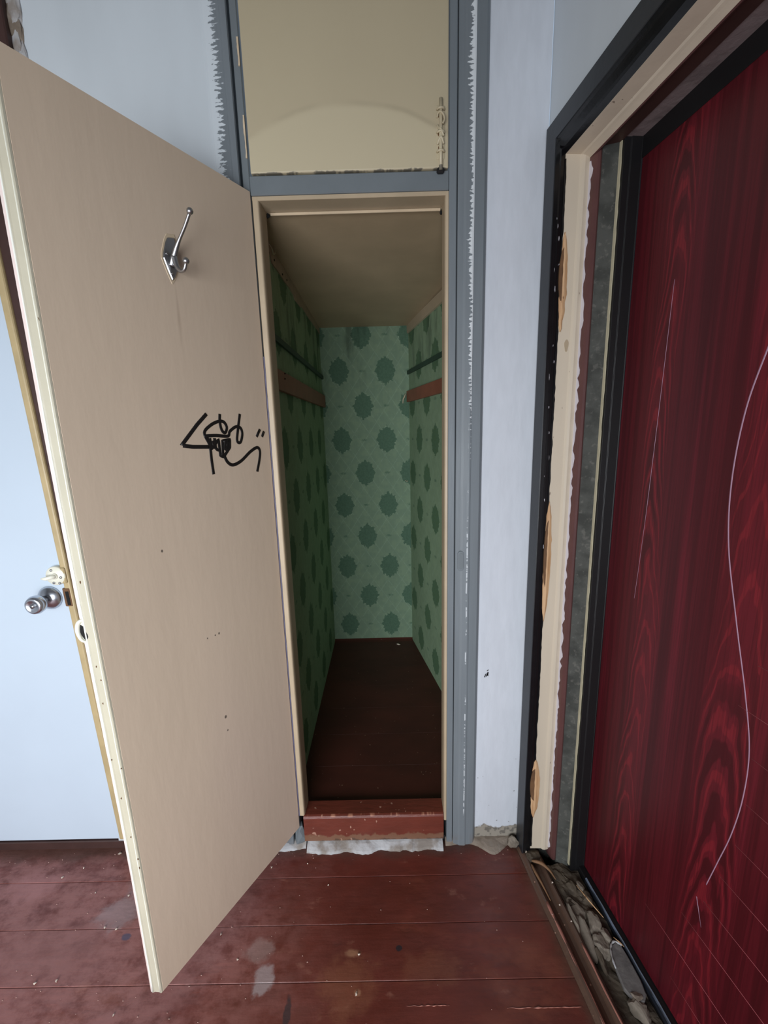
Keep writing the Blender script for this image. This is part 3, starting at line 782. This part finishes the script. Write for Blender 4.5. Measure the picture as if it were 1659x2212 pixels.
# marker scrawl on the leaf
GR = {'a': [(0.2031, 1.5), (0.2323, 1.4743), (0.2789, 1.4269), (0.2497, 1.4225), (0.2054, 1.4204)],
 'b1': [(0.1639, 1.5007), (0.1663, 1.4808), (0.1627, 1.4607), (0.1532, 1.4538), (0.1466, 1.4673), (0.1541, 1.4808), (0.1702, 1.4824), (0.195, 1.4726), (0.2144, 1.4549), (0.2043, 1.4286), (0.2021, 1.4153), (0.2019, 1.3853), (0.2002, 1.3514)],
 'c': [(0.2154, 1.4469), (0.1824, 1.4477), (0.1459, 1.4451), (0.1381, 1.457), (0.1173, 1.4688), (0.1022, 1.4652), (0.0982, 1.4493), (0.1065, 1.4282), (0.1172, 1.4321), (0.1117, 1.4601), (0.1002, 1.5019)],
 'd': [(0.2008, 1.4416), (0.1982, 1.4151), (0.1756, 1.4375), (0.1745, 1.3969), (0.1647, 1.3928), (0.143, 1.4158), (0.1405, 1.4364), (0.1639, 1.4338), (0.1667, 1.393)],
 'e': [(0.1624, 1.3944), (0.1539, 1.3782), (0.1376, 1.3699), (0.11, 1.3784), (0.0749, 1.4015), (0.0496, 1.4113), (0.041, 1.3996), (0.0464, 1.3736), (0.057, 1.3443)],
 'f1': [(0.0343, 1.4609), (0.0488, 1.4409)], 'f2': [(0.0198, 1.4551), (0.029, 1.4403)],
 'g': [(0.1872, 1.4412), (0.1865, 1.4145)], 'h': [(0.1532, 1.4368), (0.1581, 1.413), (0.1489, 1.4195), (0.1494, 1.4333)],
 'i': [(0.1939, 1.4348), (0.1845, 1.4144), (0.1749, 1.4105)], 'j': [(0.208, 1.4451), (0.2028, 1.4252), (0.1861, 1.4178)]}
W = dict(a=0.0034, b1=0.0030, c=0.0030, d=0.0030, e=0.0032, f1=0.0032, f2=0.0032, g=0.0032, h=0.0032, i=0.0030, j=0.0030)
gz = empty('graffiti'); gz.parent = d1
tag(gz, 'black marker scrawl')
for k, P in GR.items():
    pts = [Vector((x, -0.0002, z)) for x, z in P]
    if k not in ('a', 'd', 'f1', 'f2'): pts = smooth_path(pts, 6)
    elif k in ('a', 'd'):
        q = []
        for i in range(len(pts) - 1): q += [pts[i].lerp(pts[i + 1], t) for t in (0, 0.1, 0.5, 0.9)]
        pts = q + [pts[-1]]
    tube('ink_stroke', pts, W[k] * 1.4, MT['ink'], gz, 8, (Vector((0, 1, 0)), 0.16))

# ================================================================== DOOR 2 : upper cabinet door
d2 = empty('cabinet_door'); tag(d2, 'closed beige upper cabinet door with a water mark above the closet', 'door', 'thing')
box('leaf', -0.3275, 0.1815, -0.006, 0.020, 2.1055, 2.557, MT['cab'], d2, 0.0035, seg=3)
bo = empty('bolt'); bo.parent = d2; tag(bo, 'cream painted barrel bolt')
box('bolt_plate', 0.1500, 0.1715, -0.0085, -0.0058, 2.125, 2.242, MT['cab'], bo, 0.002)
tube('bolt_rod', [(0.1608, -0.0125, 2.098), (0.1608, -0.0125, 2.150), (0.1608, -0.0125, 2.200), (0.1608, -0.0125, 2.254)], 0.0046, MT['cab'], bo, 12)
for z in (2.140, 2.182, 2.232):
    ring = [(0.1608 + 0.0085 * math.cos(a), -0.0085 - 0.0085 * math.sin(a), z) for a in [math.pi * i / 8 for i in range(9)]]
    tube('bolt_keeper', ring, 0.0028, MT['cab'], bo, 8)
tube('bolt_scroll', smooth_path([(0.1520, -0.0095, 2.214), (0.1535, -0.012, 2.222), (0.1590, -0.017, 2.223), (0.1665, -0.018, 2.216), (0.1690, -0.017, 2.206), (0.1650, -0.017, 2.197)], 5), 0.0026, MT['cab'], bo, 8)
tube('bolt_scroll', smooth_path([(0.1530, -0.0095, 2.198), (0.1560, -0.012, 2.190), (0.1600, -0.017, 2.186), (0.1680, -0.014, 2.172)], 5), 0.0026, MT['cab'], bo, 8)
tube('bolt_scroll', smooth_path([(0.1530, -0.0095, 2.156), (0.1560, -0.014, 2.164), (0.1620, -0.017, 2.168), (0.1680, -0.012, 2.156)], 5), 0.0026, MT['cab'], bo, 8)
for (x, z, rx, rz) in ((0.1555, 2.2175, 0.003, 0.0035), (0.1655, 2.2125, 0.003, 0.005), (0.1555, 2.178, 0.0025, 0.0045), (0.1665, 2.178, 0.0025, 0.004), (0.1560, 2.148, 0.0025, 0.005), (0.1668, 2.149, 0.0022, 0.005), (0.1575, 2.236, 0.002, 0.004)):
    chunk('bolt_hollow', (x, -0.0088, z), (rx, 0.0012, rz), MT['rawdark'], bo, seed=int(z * 999), n=16)
box('bolt_socket', 0.1510, 0.1700, -0.013, -0.0008, 2.0930, 2.1050, MT['steel'], bo, 0.003)

# ================================================================== ROOM DOOR : white door on the left
LEAN = 0.034
def ln(x, y, z): return (x - LEAN * (z - 0.05), y, z)
d3 = empty('door_1'); tag(d3, 'closed white gloss door with round metal knob at the left edge', 'door', 'structure')
box('leaf', -1.70, -0.9755, 0.004, 0.044, 0.046, 2.10, MT['white'], d3, 0.002, f=ln)
box('casing', -0.9745, -0.9500, -0.006, 0.040, 0.050, 2.16, MT['ochre'], d3, 0.007, f=ln, seg=3)
box('casing_groove', -0.9500, -0.8950, 0.004, 0.040, 0.030, 2.16, MT['brown'], d3, f=ln)
box('casing', -1.735, -1.702, -0.006, 0.040, 0.0, 2.16, MT['ochre'], d3, 0.004, f=ln, seg=2)
box('casing', -1.701, -0.9745, -0.006, 0.040, 2.105, 2.16, MT['ochre'], d3, 0.004, f=ln, seg=2)
box('door_threshold', -1.75, -0.8950, 0.010, 0.060, -0.049, 0.030, MT['brown'], d3, 0.003)
FY = Matrix.Rotation(math.pi / 2, 4, 'X')       # lathe axis towards the room (-y)
kb = empty('knob'); kb.parent = d3; tag(kb, 'round brushed metal door knob')
KX, KZ = -1.060, 0.962
lathe('rose', [(0.0002, 0.0), (0.033, 0.0), (0.0335, 0.003), (0.029, 0.010), (0.019, 0.016), (0.013, 0.019), (0.0002, 0.0192)], MT['chrome'], Matrix.Translation((KX, 0.004, KZ)) @ FY @ Matrix.Scale(1.12, 4), kb, 36)
lathe('knob_body', [(0.0002, 0.017), (0.0125, 0.017), (0.0135, 0.026), (0.0195, 0.034), (0.0245, 0.043), (0.0255, 0.052), (0.0225, 0.060), (0.0165, 0.064), (0.0150, 0.0625), (0.0002, 0.0625)], MT['chrome'], Matrix.Translation((KX, 0.004, KZ)) @ FY @ Matrix.Scale(1.12, 4), kb, 36)
lathe('keyhole', [(0.0002, 0.0622), (0.0055, 0.0622), (0.0055, 0.0640), (0.0002, 0.0642)], MT['zinc'], Matrix.Translation((KX, 0.004, KZ)) @ FY @ Matrix.Scale(1.12, 4), kb, 16)
la = empty('latch'); la.parent = d3; tag(la, 'cream round thumb-turn latch')
LX, LZ = -1.020, 1.037
lathe('latch_body', [(0.0002, 0.0), (0.030, 0.0), (0.030, 0.014), (0.028, 0.017), (0.0002, 0.018)], MT['creamw'], Matrix.Translation((LX, 0.004, LZ)) @ FY, la, 32)
for (dx, dz) in ((-0.008, 0.019), (-0.006, -0.021), (0.018, -0.004), (0.012, -0.022)):
    lathe('screw', [(0.0002, 0.017), (0.0042, 0.0172), (0.0034, 0.0194), (0.0002, 0.0198)], MT['zinc'], Matrix.Translation((LX + dx, 0.004, LZ + dz)) @ FY, la, 10)
tube('thumb_turn', [(LX + 0.004, -0.014, LZ + 0.001), (LX - 0.004, -0.024, LZ), (LX - 0.016, -0.030, LZ - 0.002), (LX - 0.028, -0.032, LZ - 0.001)], [0.007, 0.006, 0.0055, 0.0025], MT['creamw'], la, 12, (Vector((0, 1, 0)), 0.6))
lathe('turn_boss', [(0.0002, 0.016), (0.010, 0.016), (0.009, 0.022), (0.0002, 0.023)], MT['creamw'], Matrix.Translation((LX, 0.004, LZ)) @ FY, la, 20)
box('strike_plate', -0.9790, -0.9560, -0.0075, 0.0, 0.935, 0.995, MT['rawdark'], d3, 0.002, f=ln)
box('strike_hole', -0.9700, -0.9600, -0.0085, -0.002, 0.940, 0.985, MT['dark'], d3, 0.0, f=ln)
box('keeper', -0.9800, -0.9560, -0.012, -0.003, 1.012, 1.062, MT['ochre'], d3, 0.003, f=ln)
# brown upright and torn plaster beside the white door's casing
bu = box('trim_8', -0.965, -0.8930, -0.010, WY + 0.002, 2.165, HT, MT['brown'], None, 0.003); tag(bu, 'dark brown wooden block over the corner of the casing of the white door', 'trim', 'structure')
for k in range(9):
    z = 2.33 + k * 0.040
    rock('torn_plaster', (-0.882 + 0.004 * math.sin(k * 2.1), WY - 0.001, z), (0.017 + 0.006 * (k % 2), 0.009, 0.056), MT['mortar'] if k % 3 else MT['mortarb'], wl, seed=50 + k)

# ================================================================== ENTRY DOOR: old wooden frame (trim_2)
tr = empty('trim_2'); tag(tr, 'old layered entry door frame with black casing and splintered cream jamb', 'door frame', 'structure')
S1 = 1.00
def sweep(name, prof, mat, parent, bevel=0.0, z0=0.0, ends=('far', 'near')):
    """profile (inset on jamb, inset under head, depth) run up the far jamb, along the head and down the near jamb"""
    V = []; F = []; k = len(prof)
    for st in range(4):
        for (pj, ph, d) in prof:
            if st == 0: V.append(SD(pj, d, z0))
            elif st == 1: V.append(SD(pj, d, 2.186 - ph))
            elif st == 2: V.append(SD(S1 + 0.11 - pj, d, 2.186 - ph))
            else: V.append(SD(S1 + 0.11 - pj, d, z0))
    for st in range(3):
        for j in range(k):
            F.append((st * k + j, st * k + (j + 1) % k, st * k + k + (j + 1) % k, st * k + k + j))
    F += [tuple(range(k)), tuple(3 * k + j for j in range(k))]
    return mesh(name, V, F, mat, parent, bevel)
sweep('casing', [(0.0005, 0.0, -0.001), (0.047, 0.046, -0.001), (0.048, 0.047, 0.002), (0.048, 0.047, 0.011), (0.0005, 0.0, 0.011)], MT['blackgrey'], tr)
sweep('casing_bead', [(0.0482, 0.0475, 0.001), (0.0470, 0.052, 0.006), (0.0475, 0.056, 0.0085), (0.0440, 0.064, 0.014), (0.0445, 0.068, 0.018), (0.0420, 0.075, 0.030), (0.0, 0.0, 0.030), (0.0, 0.0, 0.0115), (0.0482, 0.0475, 0.0115)], MT['jet'], tr)
sweep('jamb', [(0.0425, 0.0755, 0.0302), (0.0485, 0.0775, 0.066), (0.0535, 0.0800, 0.0700), (0.0555, 0.0820, 0.0760), (0.0550, 0.0840, 0.0810), (0.0545, 0.0870, 0.0880), (0.0, 0.0, 0.0880), (0.0, 0.0, 0.0302)], MT['cream'], tr, z0=0.02)
sweep('rebate', [(0.0546, 0.0872, 0.0882), (0.0700, 0.0880, 0.0915), (0.0765, 0.0860, 0.0950), (0.0780, 0.0820, 0.1010), (0.0755, 0.0760, 0.1060), (0.0, 0.0, 0.1060), (0.0, 0.0, 0.0882)], MT['rebate'], tr)
rv = sweep('reveal', [(0.0760, 0.0720, 0.1062), (0.0930, 0.0690, 0.1400), (0.0, 0.0, 0.1400), (0.0, 0.0, 0.1062)], MT['plaster'], tr, z0=-0.04)
box('head_reveal', 0.094, S1 + 0.012, 0.1415, 0.1840, 2.1160, 2.121, MT['pinkplaster'], tr, f=SD)
box('head_soffit', 0.079, S1 + 0.028, 0.1062, 0.1412, 2.1128, 2.1190, MT['brown'], tr, f=SD)
# sealant line at the back of the reveal, ragged on one side
ragged_sheet('sealant_edge', lambda a, h, z: SD(a, 0.1405 - h, z), -0.0, 2.112, 180, 0.0925, 0.1012, 0.0018, 11, 0.002, MT['line'], tr)
# ragged layers of paint on the jamb: black over cream, white over brown
ragged_sheet('ragged_edge', lambda a, h, z: SD(0.0432 + (a - 0.0302) * 0.16 + h, a, z), 0.03, 2.10, 200, 0.0285, 0.0330, 0.0018, 12, 0.0008, MT['jet'], tr)
ragged_sheet('ragged_edge', lambda a, h, z: SD(0.0548 + (a - 0.0546) * 1.0, 0.0883 + (a - 0.0546) * 0.2 - h, z), 0.03, 2.09, 200, 0.0540, 0.0610, 0.0075, 13, 0.0008, MT['paintwhite'], tr)
# flecks of white on the glossy black bead
for k, z in enumerate((1.965, 1.948, 1.918, 1.86, 1.845, 1.80, 1.66, 1.62, 1.58, 1.50, 1.43, 1.36, 1.31, 1.24, 1.10)):
    chunk('paint_fleck', SD(0.0452 + 0.0006 * (k % 3), 0.013 + 0.004 * (k % 4), z), (0.0010, 0.0022, 0.004 + 0.003 * (k % 3)), MT['paintwhite'], tr, rot=(0, 0, AL), seed=70 + k, n=10)
# splintered hollows where hinges were torn out
def gouge(z0, z1, dm, w, wd, seed):
    g = empty('torn_wood'); g.parent = tr; tag(g, 'pale splintered bare wood')
    n = 26; V = []; F = []
    for i in range(n + 1):
        t = i / n; z = z0 + (z1 - z0) * t
        e = math.sin(math.pi * min(1, max(0, t))) ** 0.55
        j = 0.0022 * mnoise.noise((seed, z * 55, 0))
        a, b = dm - 0.5 * w * e * 0.6 + j, dm + 0.5 * w * e + 0.0025 * mnoise.noise((seed + 4, z * 45, 0))
        s = 0.0432 + (a - 0.0302) * 0.16
        V += [SD(s + 0.0014, a, z), SD(0.0440 + (a * 0.5 + b * 0.5 - 0.0302) * 0.16 + 0.0034, a * 0.45 + b * 0.55, z), SD(0.0432 + (b - 0.0302) * 0.16 + 0.0012, b, z), SD(0.036, b, z), SD(0.036, a, z)]
    for i in range(n):
        for q in range(5): F.append((5 * i + q, 5 * i + (q + 1) % 5, 5 * i + 5 + (q + 1) % 5, 5 * i + 5 + q))
    F += [(0, 1, 2, 3, 4), tuple(5 * n + q for q in range(5))]
    mesh('splintered_face', V, F, MT['raw'], g)
    V = []; F = []; m_ = 16
    for i in range(m_ + 1):
        t = i / m_; z = z0 + (z1 - z0) * (0.30 + 0.55 * t)
        e = math.sin(math.pi * t) ** 0.5
        a = dm - wd * e - 0.001; b = dm - 0.001 + 0.0014 * mnoise.noise((seed + 9, z * 60, 0))
        V += [SD(0.0462, a, z), SD(0.0480, b, z), SD(0.040, b, z), SD(0.040, a, z)]
    for i in range(m_):
        for q in range(4): F.append((4 * i + q, 4 * i + (q + 1) % 4, 4 * i + 4 + (q + 1) % 4, 4 * i + 4 + q))
    F += [(0, 1, 2, 3), tuple(4 * m_ + q for q in range(4))]
    mesh('gouge', V, F, MT['rawdark'], g)
    return g
gouge(1.695, 1.935, 0.037, 0.024, 0.009, 1)
gouge(0.865, 1.235, 0.033, 0.026, 0.008, 2)
gouge(0.150, 0.375, 0.032, 0.036, 0.014, 3)
prism('bare_spot', [(0.0572 + 0.0052 * math.cos(a) * (1 + 0.2 * math.sin(3 * a)), 1.660 + 0.016 * math.sin(a)) for a in [2 * math.pi * i / 14 for i in range(14)]], 0.0, 0.0009,
      lambda a, b, t: SD(0.0470 + t + (a - 0.0572) * 0.16, a, b), MT['tan'], tr)

# ================================================================== DOOR 4 : red entry door in its black steel frame
d4 = empty('door_2', SD(0, 0.185, 0)); tag(d4, 'dark red wood-grained entry door with pale curved groove', 'door', 'structure')
d4.matrix_world = Matrix.Translation(SD(0, 0.185, 0)) @ Matrix((DR, NN, Vector((0, 0, 1)))).transposed().to_4x4()
# local: x along the wall, y into it, z up
box('leaf', 0.113, 1.02, 0.0, 0.05, 0.006, 2.072, MT['red'], d4, 0.002)
def lsweep(name, prof, mat, parent):
    V = []; F = []; k = len(prof)
    for st in range(4):
        for (p, h, y) in prof:
            V.append([(p, y, -0.05), (p, y, 2.186 - h), (1.14 - p, y, 2.186 - h), (1.14 - p, y, -0.05)][st])
    for st in range(3):
        for j in range(k): F.append((st * k + j, st * k + (j + 1) % k, st * k + k + (j + 1) % k, st * k + k + j))
    F += [tuple(range(k)), tuple(3 * k + j for j in range(k))]
    return mesh(name, V, F, mat, parent, 0.0008)
lsweep('steel_frame', [(0.1000, 0.0640, -0.0440), (0.1075, 0.0645, -0.0440), (0.1085, 0.0650, -0.0280), (0.1110, 0.0650, -0.0270), (0.1120, 0.0655, -0.0012), (0.1135, 0.1180, -0.0010), (0.09, 0.06, 0.060), (0.06, 0.04, 0.06), (0.06, 0.04, -0.0440)], MT['steel'], d4)
fsill = prism('frame_sill', [(-0.020, -0.052), (-0.018, 0.000), (-0.016, 0.0035), (-0.003, 0.0045), (0.050, 0.0045), (0.050, -0.052)], 0.112, 1.02, lambda a, b, t: (t, a, b), MT['steel'], d4)
prism('worn_edge_highlight', [(-0.0205, -0.012), (-0.0200, 0.0028), (-0.0175, 0.0052), (-0.0145, 0.0056), (-0.0140, 0.0040), (-0.0175, -0.010)], 0.15, 1.02, lambda a, b, t: (t, a + 0.0006 * math.sin(t * 60), b), MT['silver'], d4, n=40)
# milled decoration: a long curved groove and level lines that end on it
arc = [(0.520, 1.72), (0.477, 1.574), (0.452, 1.466), (0.444, 1.334), (0.456, 1.207), (0.492, 1.066), (0.530, 0.930), (0.553, 0.826), (0.556, 0.724), (0.546, 0.624), (0.528, 0.530), (0.512, 0.45)]
ap = smooth_path([(x, -0.0001, z) for x, z in arc], 8)
tube('curved_groove', ap, [0.0018 - 0.0008 * (i / (len(ap) - 1)) for i in range(len(ap))], MT['palearc'], d4, 8, (Vector((0, 1, 0)), 0.35))
for (s0, z) in ((0.520, 0.900), (0.560, 0.813), (0.562, 0.712), (0.556, 0.608), (0.535, 0.505), (0.512, 0.404), (0.466, 0.308), (0.366, 0.195), (0.46, 0.10), (0.545, 1.0), (0.55, 1.1)):
    tube('level_groove', [(s0, -0.0001, z), (s0 + 0.1, -0.0001, z), (1.015, -0.0001, z)], 0.00075, MT['groove'], d4, 6, (Vector((0, 1, 0)), 0.5))
tube('scratch', smooth_path([(0.250, -0.0001, 1.76), (0.243, -0.0001, 1.50), (0.233, -0.0001, 1.205), (0.222, -0.0001, 1.00)], 6), [0.0007] * 12 + [0.0005] * 7, MT['palearc'], d4, 6, (Vector((0, 1, 0)), 0.4))
tube('scratch', [(0.495, -0.0001, 0.395), (0.515, -0.0001, 0.335)], [0.0012, 0.0004], MT['palearc'], d4, 6, (Vector((0, 1, 0)), 0.4))

# ================================================================== threshold board and rubble by the entry
tb = empty('trim_4'); tag(tb, 'ridged red-brown threshold board in front of the red door', 'threshold', 'structure')
prism('threshold_board', [(-0.0095, -0.05), (-0.0095, 0.0), (-0.004, 0.004), (0.0, 0.010), (0.006, 0.0120), (0.013, 0.0085), (0.018, 0.001), (0.030, -0.004), (0.040, -0.003), (0.0455, 0.004), (0.053, 0.0065), (0.060, 0.002), (0.066, -0.010), (0.070, -0.022), (0.076, -0.026), (0.076, -0.05)],
      0.02, S1 + 0.1, lambda a, b, t: SD(t, a + 0.0015 * mnoise.noise((t * 9, 1, 0)), b), MT['sill'], tb, n=40, smooth=False)
def strip(name, d0, z0, w, s0, s1, amp, seed, mat):
    n = 50; P = []; R = []
    for i in range(n + 1):
        s = s0 + (s1 - s0) * i / n
        P.append(SD(s, d0 + amp * mnoise.noise((s * 11, seed, 0)), z0)); R.append(w * (0.65 + 0.7 * abs(mnoise.noise((s * 16, seed + 3, 0)))))
    return tube(name, P, R, mat, tb, 8, (Vector((0, 0, 1)), 0.35))
strip('lit_ridge', 0.0062, 0.0105, 0.0045, 0.20, S1, 0.0016, 5, MT['pinklit'])  # light caught by the ridge tops, put in as pink strips
strip('lit_ridge', 0.0520, 0.0055, 0.0038, 0.31, S1, 0.0016, 6, MT['pinklit'])
RU = 'rubble in the gap before the red door'
pieces = [  # s, d, z, size, tilt, material, label
    (0.452, 0.120, -0.012, (0.028, 0.020, 0.012), (0.1, 0.2, 0.2), 'chunk', 'rounded grey lump at the near end of the flat slab'),
    (0.268, 0.118, -0.006, (0.032, 0.020, 0.013), (0.2, 0.1, -0.25), 'chunk', 'brownish angular mortar lump beside the pale splinter'),
    (0.300, 0.138, -0.004, (0.018, 0.012, 0.014), (0.5, 0.2, 0.3), 'chunk', 'small upright mortar lump touching the black door sill'),
    (0.318, 0.112, -0.010, (0.026, 0.022, 0.016), (0.0, 0.2, 0.4), 'chunk', 'squarish pale grey mortar lump just behind the flat slab'),
    (0.292, 0.080, -0.010, (0.050, 0.017, 0.012), (0.0, 0.1, -0.15), 'chunk', 'long crumbled mortar ridge along the broken threshold edge'),
    (0.225, 0.092, -0.012, (0.036, 0.020, 0.011), (0.1, 0.1, 0.1), 'chunk', 'grey dusty mortar lump in the middle of the gap'),
    (0.195, 0.138, -0.012, (0.030, 0.018, 0.012), (0.2, 0.0, -0.2), 'chunkd', 'dark mortar lump by the black door sill behind the splinter'),
    (0.160, 0.112, -0.014, (0.028, 0.020, 0.012), (0.1, 0.2, 0.3), 'chunkd', 'dark lump of rubble at the far end of the gap'),
    (0.165, 0.140, -0.006, (0.014, 0.010, 0.007), (0.3, 0.2, 0.1), 'chunk', 'small pale pebble of mortar at the far end of the gap'),
    (0.128, 0.092, -0.014, (0.024, 0.020, 0.012), (0.0, 0.2, 0.0), 'chunkd', 'dark rubble lump at the foot of the grey reveal'),
    (0.345, 0.088, -0.012, (0.030, 0.012, 0.009), (0.0, 0.2, -0.1), 'chunkd', 'dark crust of mortar between slab and threshold ridge'),
    (0.250, 0.066, -0.003, (0.042, 0.009, 0.010), (0.1, 0.0, -0.05), 'chunk', 'thin broken crust with a whitish chip on the threshold edge'),
]
for k, (s, d, z, sz, ro, mt, lb) in enumerate(pieces):
    p = SD(s, d, z)
    o = rock('mortar_lump', p, tuple(q * 1.15 for q in sz), MT[mt], rot=(ro[0], ro[1], AL - math.pi / 2 + ro[2]), seed=200 + k)
    tag(o, lb, 'rubble', group=RU)
# broken flat slab with a whitish rim
sl_o = [(0.318, 0.148), (0.330, 0.160), (0.352, 0.162), (0.405, 0.160), (0.432, 0.154), (0.446, 0.138), (0.440, 0.116), (0.412, 0.106), (0.372, 0.112), (0.342, 0.120), (0.324, 0.132)]
slab = prism('broken_slab', sl_o, -0.012, 0.0, lambda a, b, t: SD(a, b, t + (b - 0.13) * 0.10 + 0.0015 * mnoise.noise((a * 40, b * 40, 0))), MT['slate'], None, 0.003)
tag(slab, 'large flat grey slab leaning against the black door sill', 'rubble', group=RU)
rimp = [SD(a, b, 0.0005 + (b - 0.13) * 0.10) for a, b in [sl_o[8], sl_o[9], sl_o[10], sl_o[0], sl_o[1]]]
tube('slab_rim', smooth_path(rimp, 4), [0.0016 + 0.001 * (i % 3) for i in range(17)], MT['mortar'], slab, 6)
rock('slab_corner', SD(0.434, 0.128, -0.002), (0.020, 0.014, 0.006), MT['mortarb'], slab, rot=(0, 0, AL), seed=77)
def bedz(s, a, b):
    if b < -0.04: return b
    lift = 0.014 * max(0, min(1, (0.33 - s) / 0.05)) * (0.4 + 0.6 * max(0, min(1, (0.155 - a) / 0.03)))
    return b + lift + 0.007 * mnoise.noise((s * 26, a * 40, 3)) + 0.004 * mnoise.noise((s * 80, a * 90, 5))
bed = prism('rubble_bed', [(0.066, -0.049), (0.066, -0.022)] + [(0.066 + 0.0985 * q / 12, -0.022) for q in range(1, 13)] + [(0.1645, -0.049)], 0.085, S1 + 0.01,
      lambda a, b, t: SD(t, a, bedz(t, a, b)), MT['chunkd'], n=110)
bed.parent = tb; tag(bed, 'loose dark dust and mortar crumbs filling the gap before the red door', None, 'stuff')
sp = tube('wood_splinter', [SD(0.170, 0.122, 0.012), SD(0.215, 0.135, 0.010), SD(0.262, 0.152, 0.006)], [0.0012, 0.0022, 0.0008], MT['raw'], None, 6)
tag(sp, 'thin pale wood splinter lying across the rubble', 'splinter')
sp = tube('wood_splinter', [SD(0.312, 0.148, 0.008), SD(0.325, 0.158, 0.007), SD(0.336, 0.163, 0.006)], [0.0008, 0.0014, 0.0006], MT['raw'], None, 6)
tag(sp, 'short pale splinter beside the flat grey slab', 'splinter')
sp = tube('wood_splinter', smooth_path([SD(0.078, 0.018, 0.013), SD(0.094, 0.045, 0.016), SD(0.118, 0.062, 0.012), SD(0.142, 0.068, 0.008)], 4), [0.003, 0.004, 0.005, 0.005, 0.0055, 0.005, 0.0045, 0.004, 0.0035, 0.003, 0.0025, 0.002, 0.001], MT['splint'], None, 7)
tag(sp, 'curved brown splinter at the foot of the cream jamb', 'splinter')
sp = tube('wood_splinter', smooth_path([SD(0.088, 0.012, 0.012), SD(0.120, 0.012, 0.015), SD(0.160, 0.016, 0.014), SD(0.200, 0.018, 0.012)], 4), [0.002, 0.0035, 0.004, 0.0042, 0.0042, 0.004, 0.0038, 0.0034, 0.003, 0.0026, 0.002, 0.0015, 0.001], MT['splint'], None, 7)
tag(sp, 'straight brown splinter on the first threshold ridge', 'splinter')
dp = rock('mortar_lump', SD(0.052, 0.030, 0.002), (0.032, 0.036, 0.014), MT['chunkd'], seed=260)
tag(dp, 'brown dirt lump at the foot of the black casing', 'rubble', group=RU)
dp = rock('mortar_lump', (0.418, -0.010, 0.014), (0.022, 0.020, 0.020), MT['chunk'], seed=261)
tag(dp, 'grey mortar lump in the corner between white wall and black casing', 'rubble', group=RU)

# crumbs on the floor
CR = 'plaster crumbs on the floor'
for k, (x, y, r) in enumerate(((-0.109, -0.314, 0.006), (-0.110, -0.398, 0.007), (-0.879, -0.238, 0.006), (-0.842, -0.242, 0.005), (-0.976, -0.14, 0.005), (-0.975, -0.012, 0.009), (-0.86, -0.15, 0.006), (-0.80, -0.19, 0.005),
        (-1.12, -0.09, 0.006), (-1.07, -0.06, 0.005), (-0.70, -0.31, 0.006), (-0.93, -0.36, 0.006), (-0.985, -0.365, 0.006), (-0.42, -0.07, 0.005), (-0.30, -0.06, 0.004), (-0.22, -0.13, 0.004), (-0.52, -0.26, 0.005), (-0.45, -0.32, 0.005), (-0.73, -0.43, 0.005))):
    o = chunk('plaster_crumb', (x, y, r * 0.4), (r * 0.9, r * 0.55, r * 0.5), MT['crumb'], rot=(0.1, 0.1, k * 1.3), seed=300 + k, n=12)
    tag(o, 'pale plaster crumb lying on the red-brown floor boards', 'crumb', group=CR)
for k, (s, d, r) in enumerate(((0.152, 0.050, 0.006), (0.048, 0.012, 0.005), (0.215, 0.040, 0.004), (0.26, 0.05, 0.004), (0.235, 0.004, 0.003))):
    p = SD(s, d, 0.012 if s > 0.1 else 0.016)
    o = chunk('plaster_crumb', p, (r * 0.9, r * 0.7, r * 0.6), MT['crumb'], rot=(0.2, 0.1, k * 1.1), seed=340 + k, n=12)
    tag(o, 'pale plaster crumb lying on the entry threshold', 'crumb', group='plaster crumbs on the threshold')
V = []; F = []
rnd = random.Random(5)
for _ in range(260):
    while True:
        x, y = rnd.uniform(-1.6, 0.45), rnd.uniform(-0.75, 0.0)
        if rnd.random() < (0.9 if y > -0.05 else 0.35 if x < -0.35 else 0.12): break
    if x > 0.40 - 0.134 * y: continue
    r = rnd.uniform(0.0006, 0.0018); a = rnd.uniform(0, 6.28); i = len(V)
    for q in range(3):
        w = a + q * 2.1
        V.append((x + r * 1.6 * math.cos(w), y + r * math.sin(w), 0.0003))
    V.append((x, y, r * 0.9 + 0.0005))
    F += [(i, i + 1, i + 2), (i, i + 1, i + 3), (i + 1, i + 2, i + 3), (i + 2, i, i + 3)]
gr = mesh('floor_grit', V, F, MT['grit']); tag(gr, 'fine pale grit scattered over the floor boards', 'grit', 'stuff')
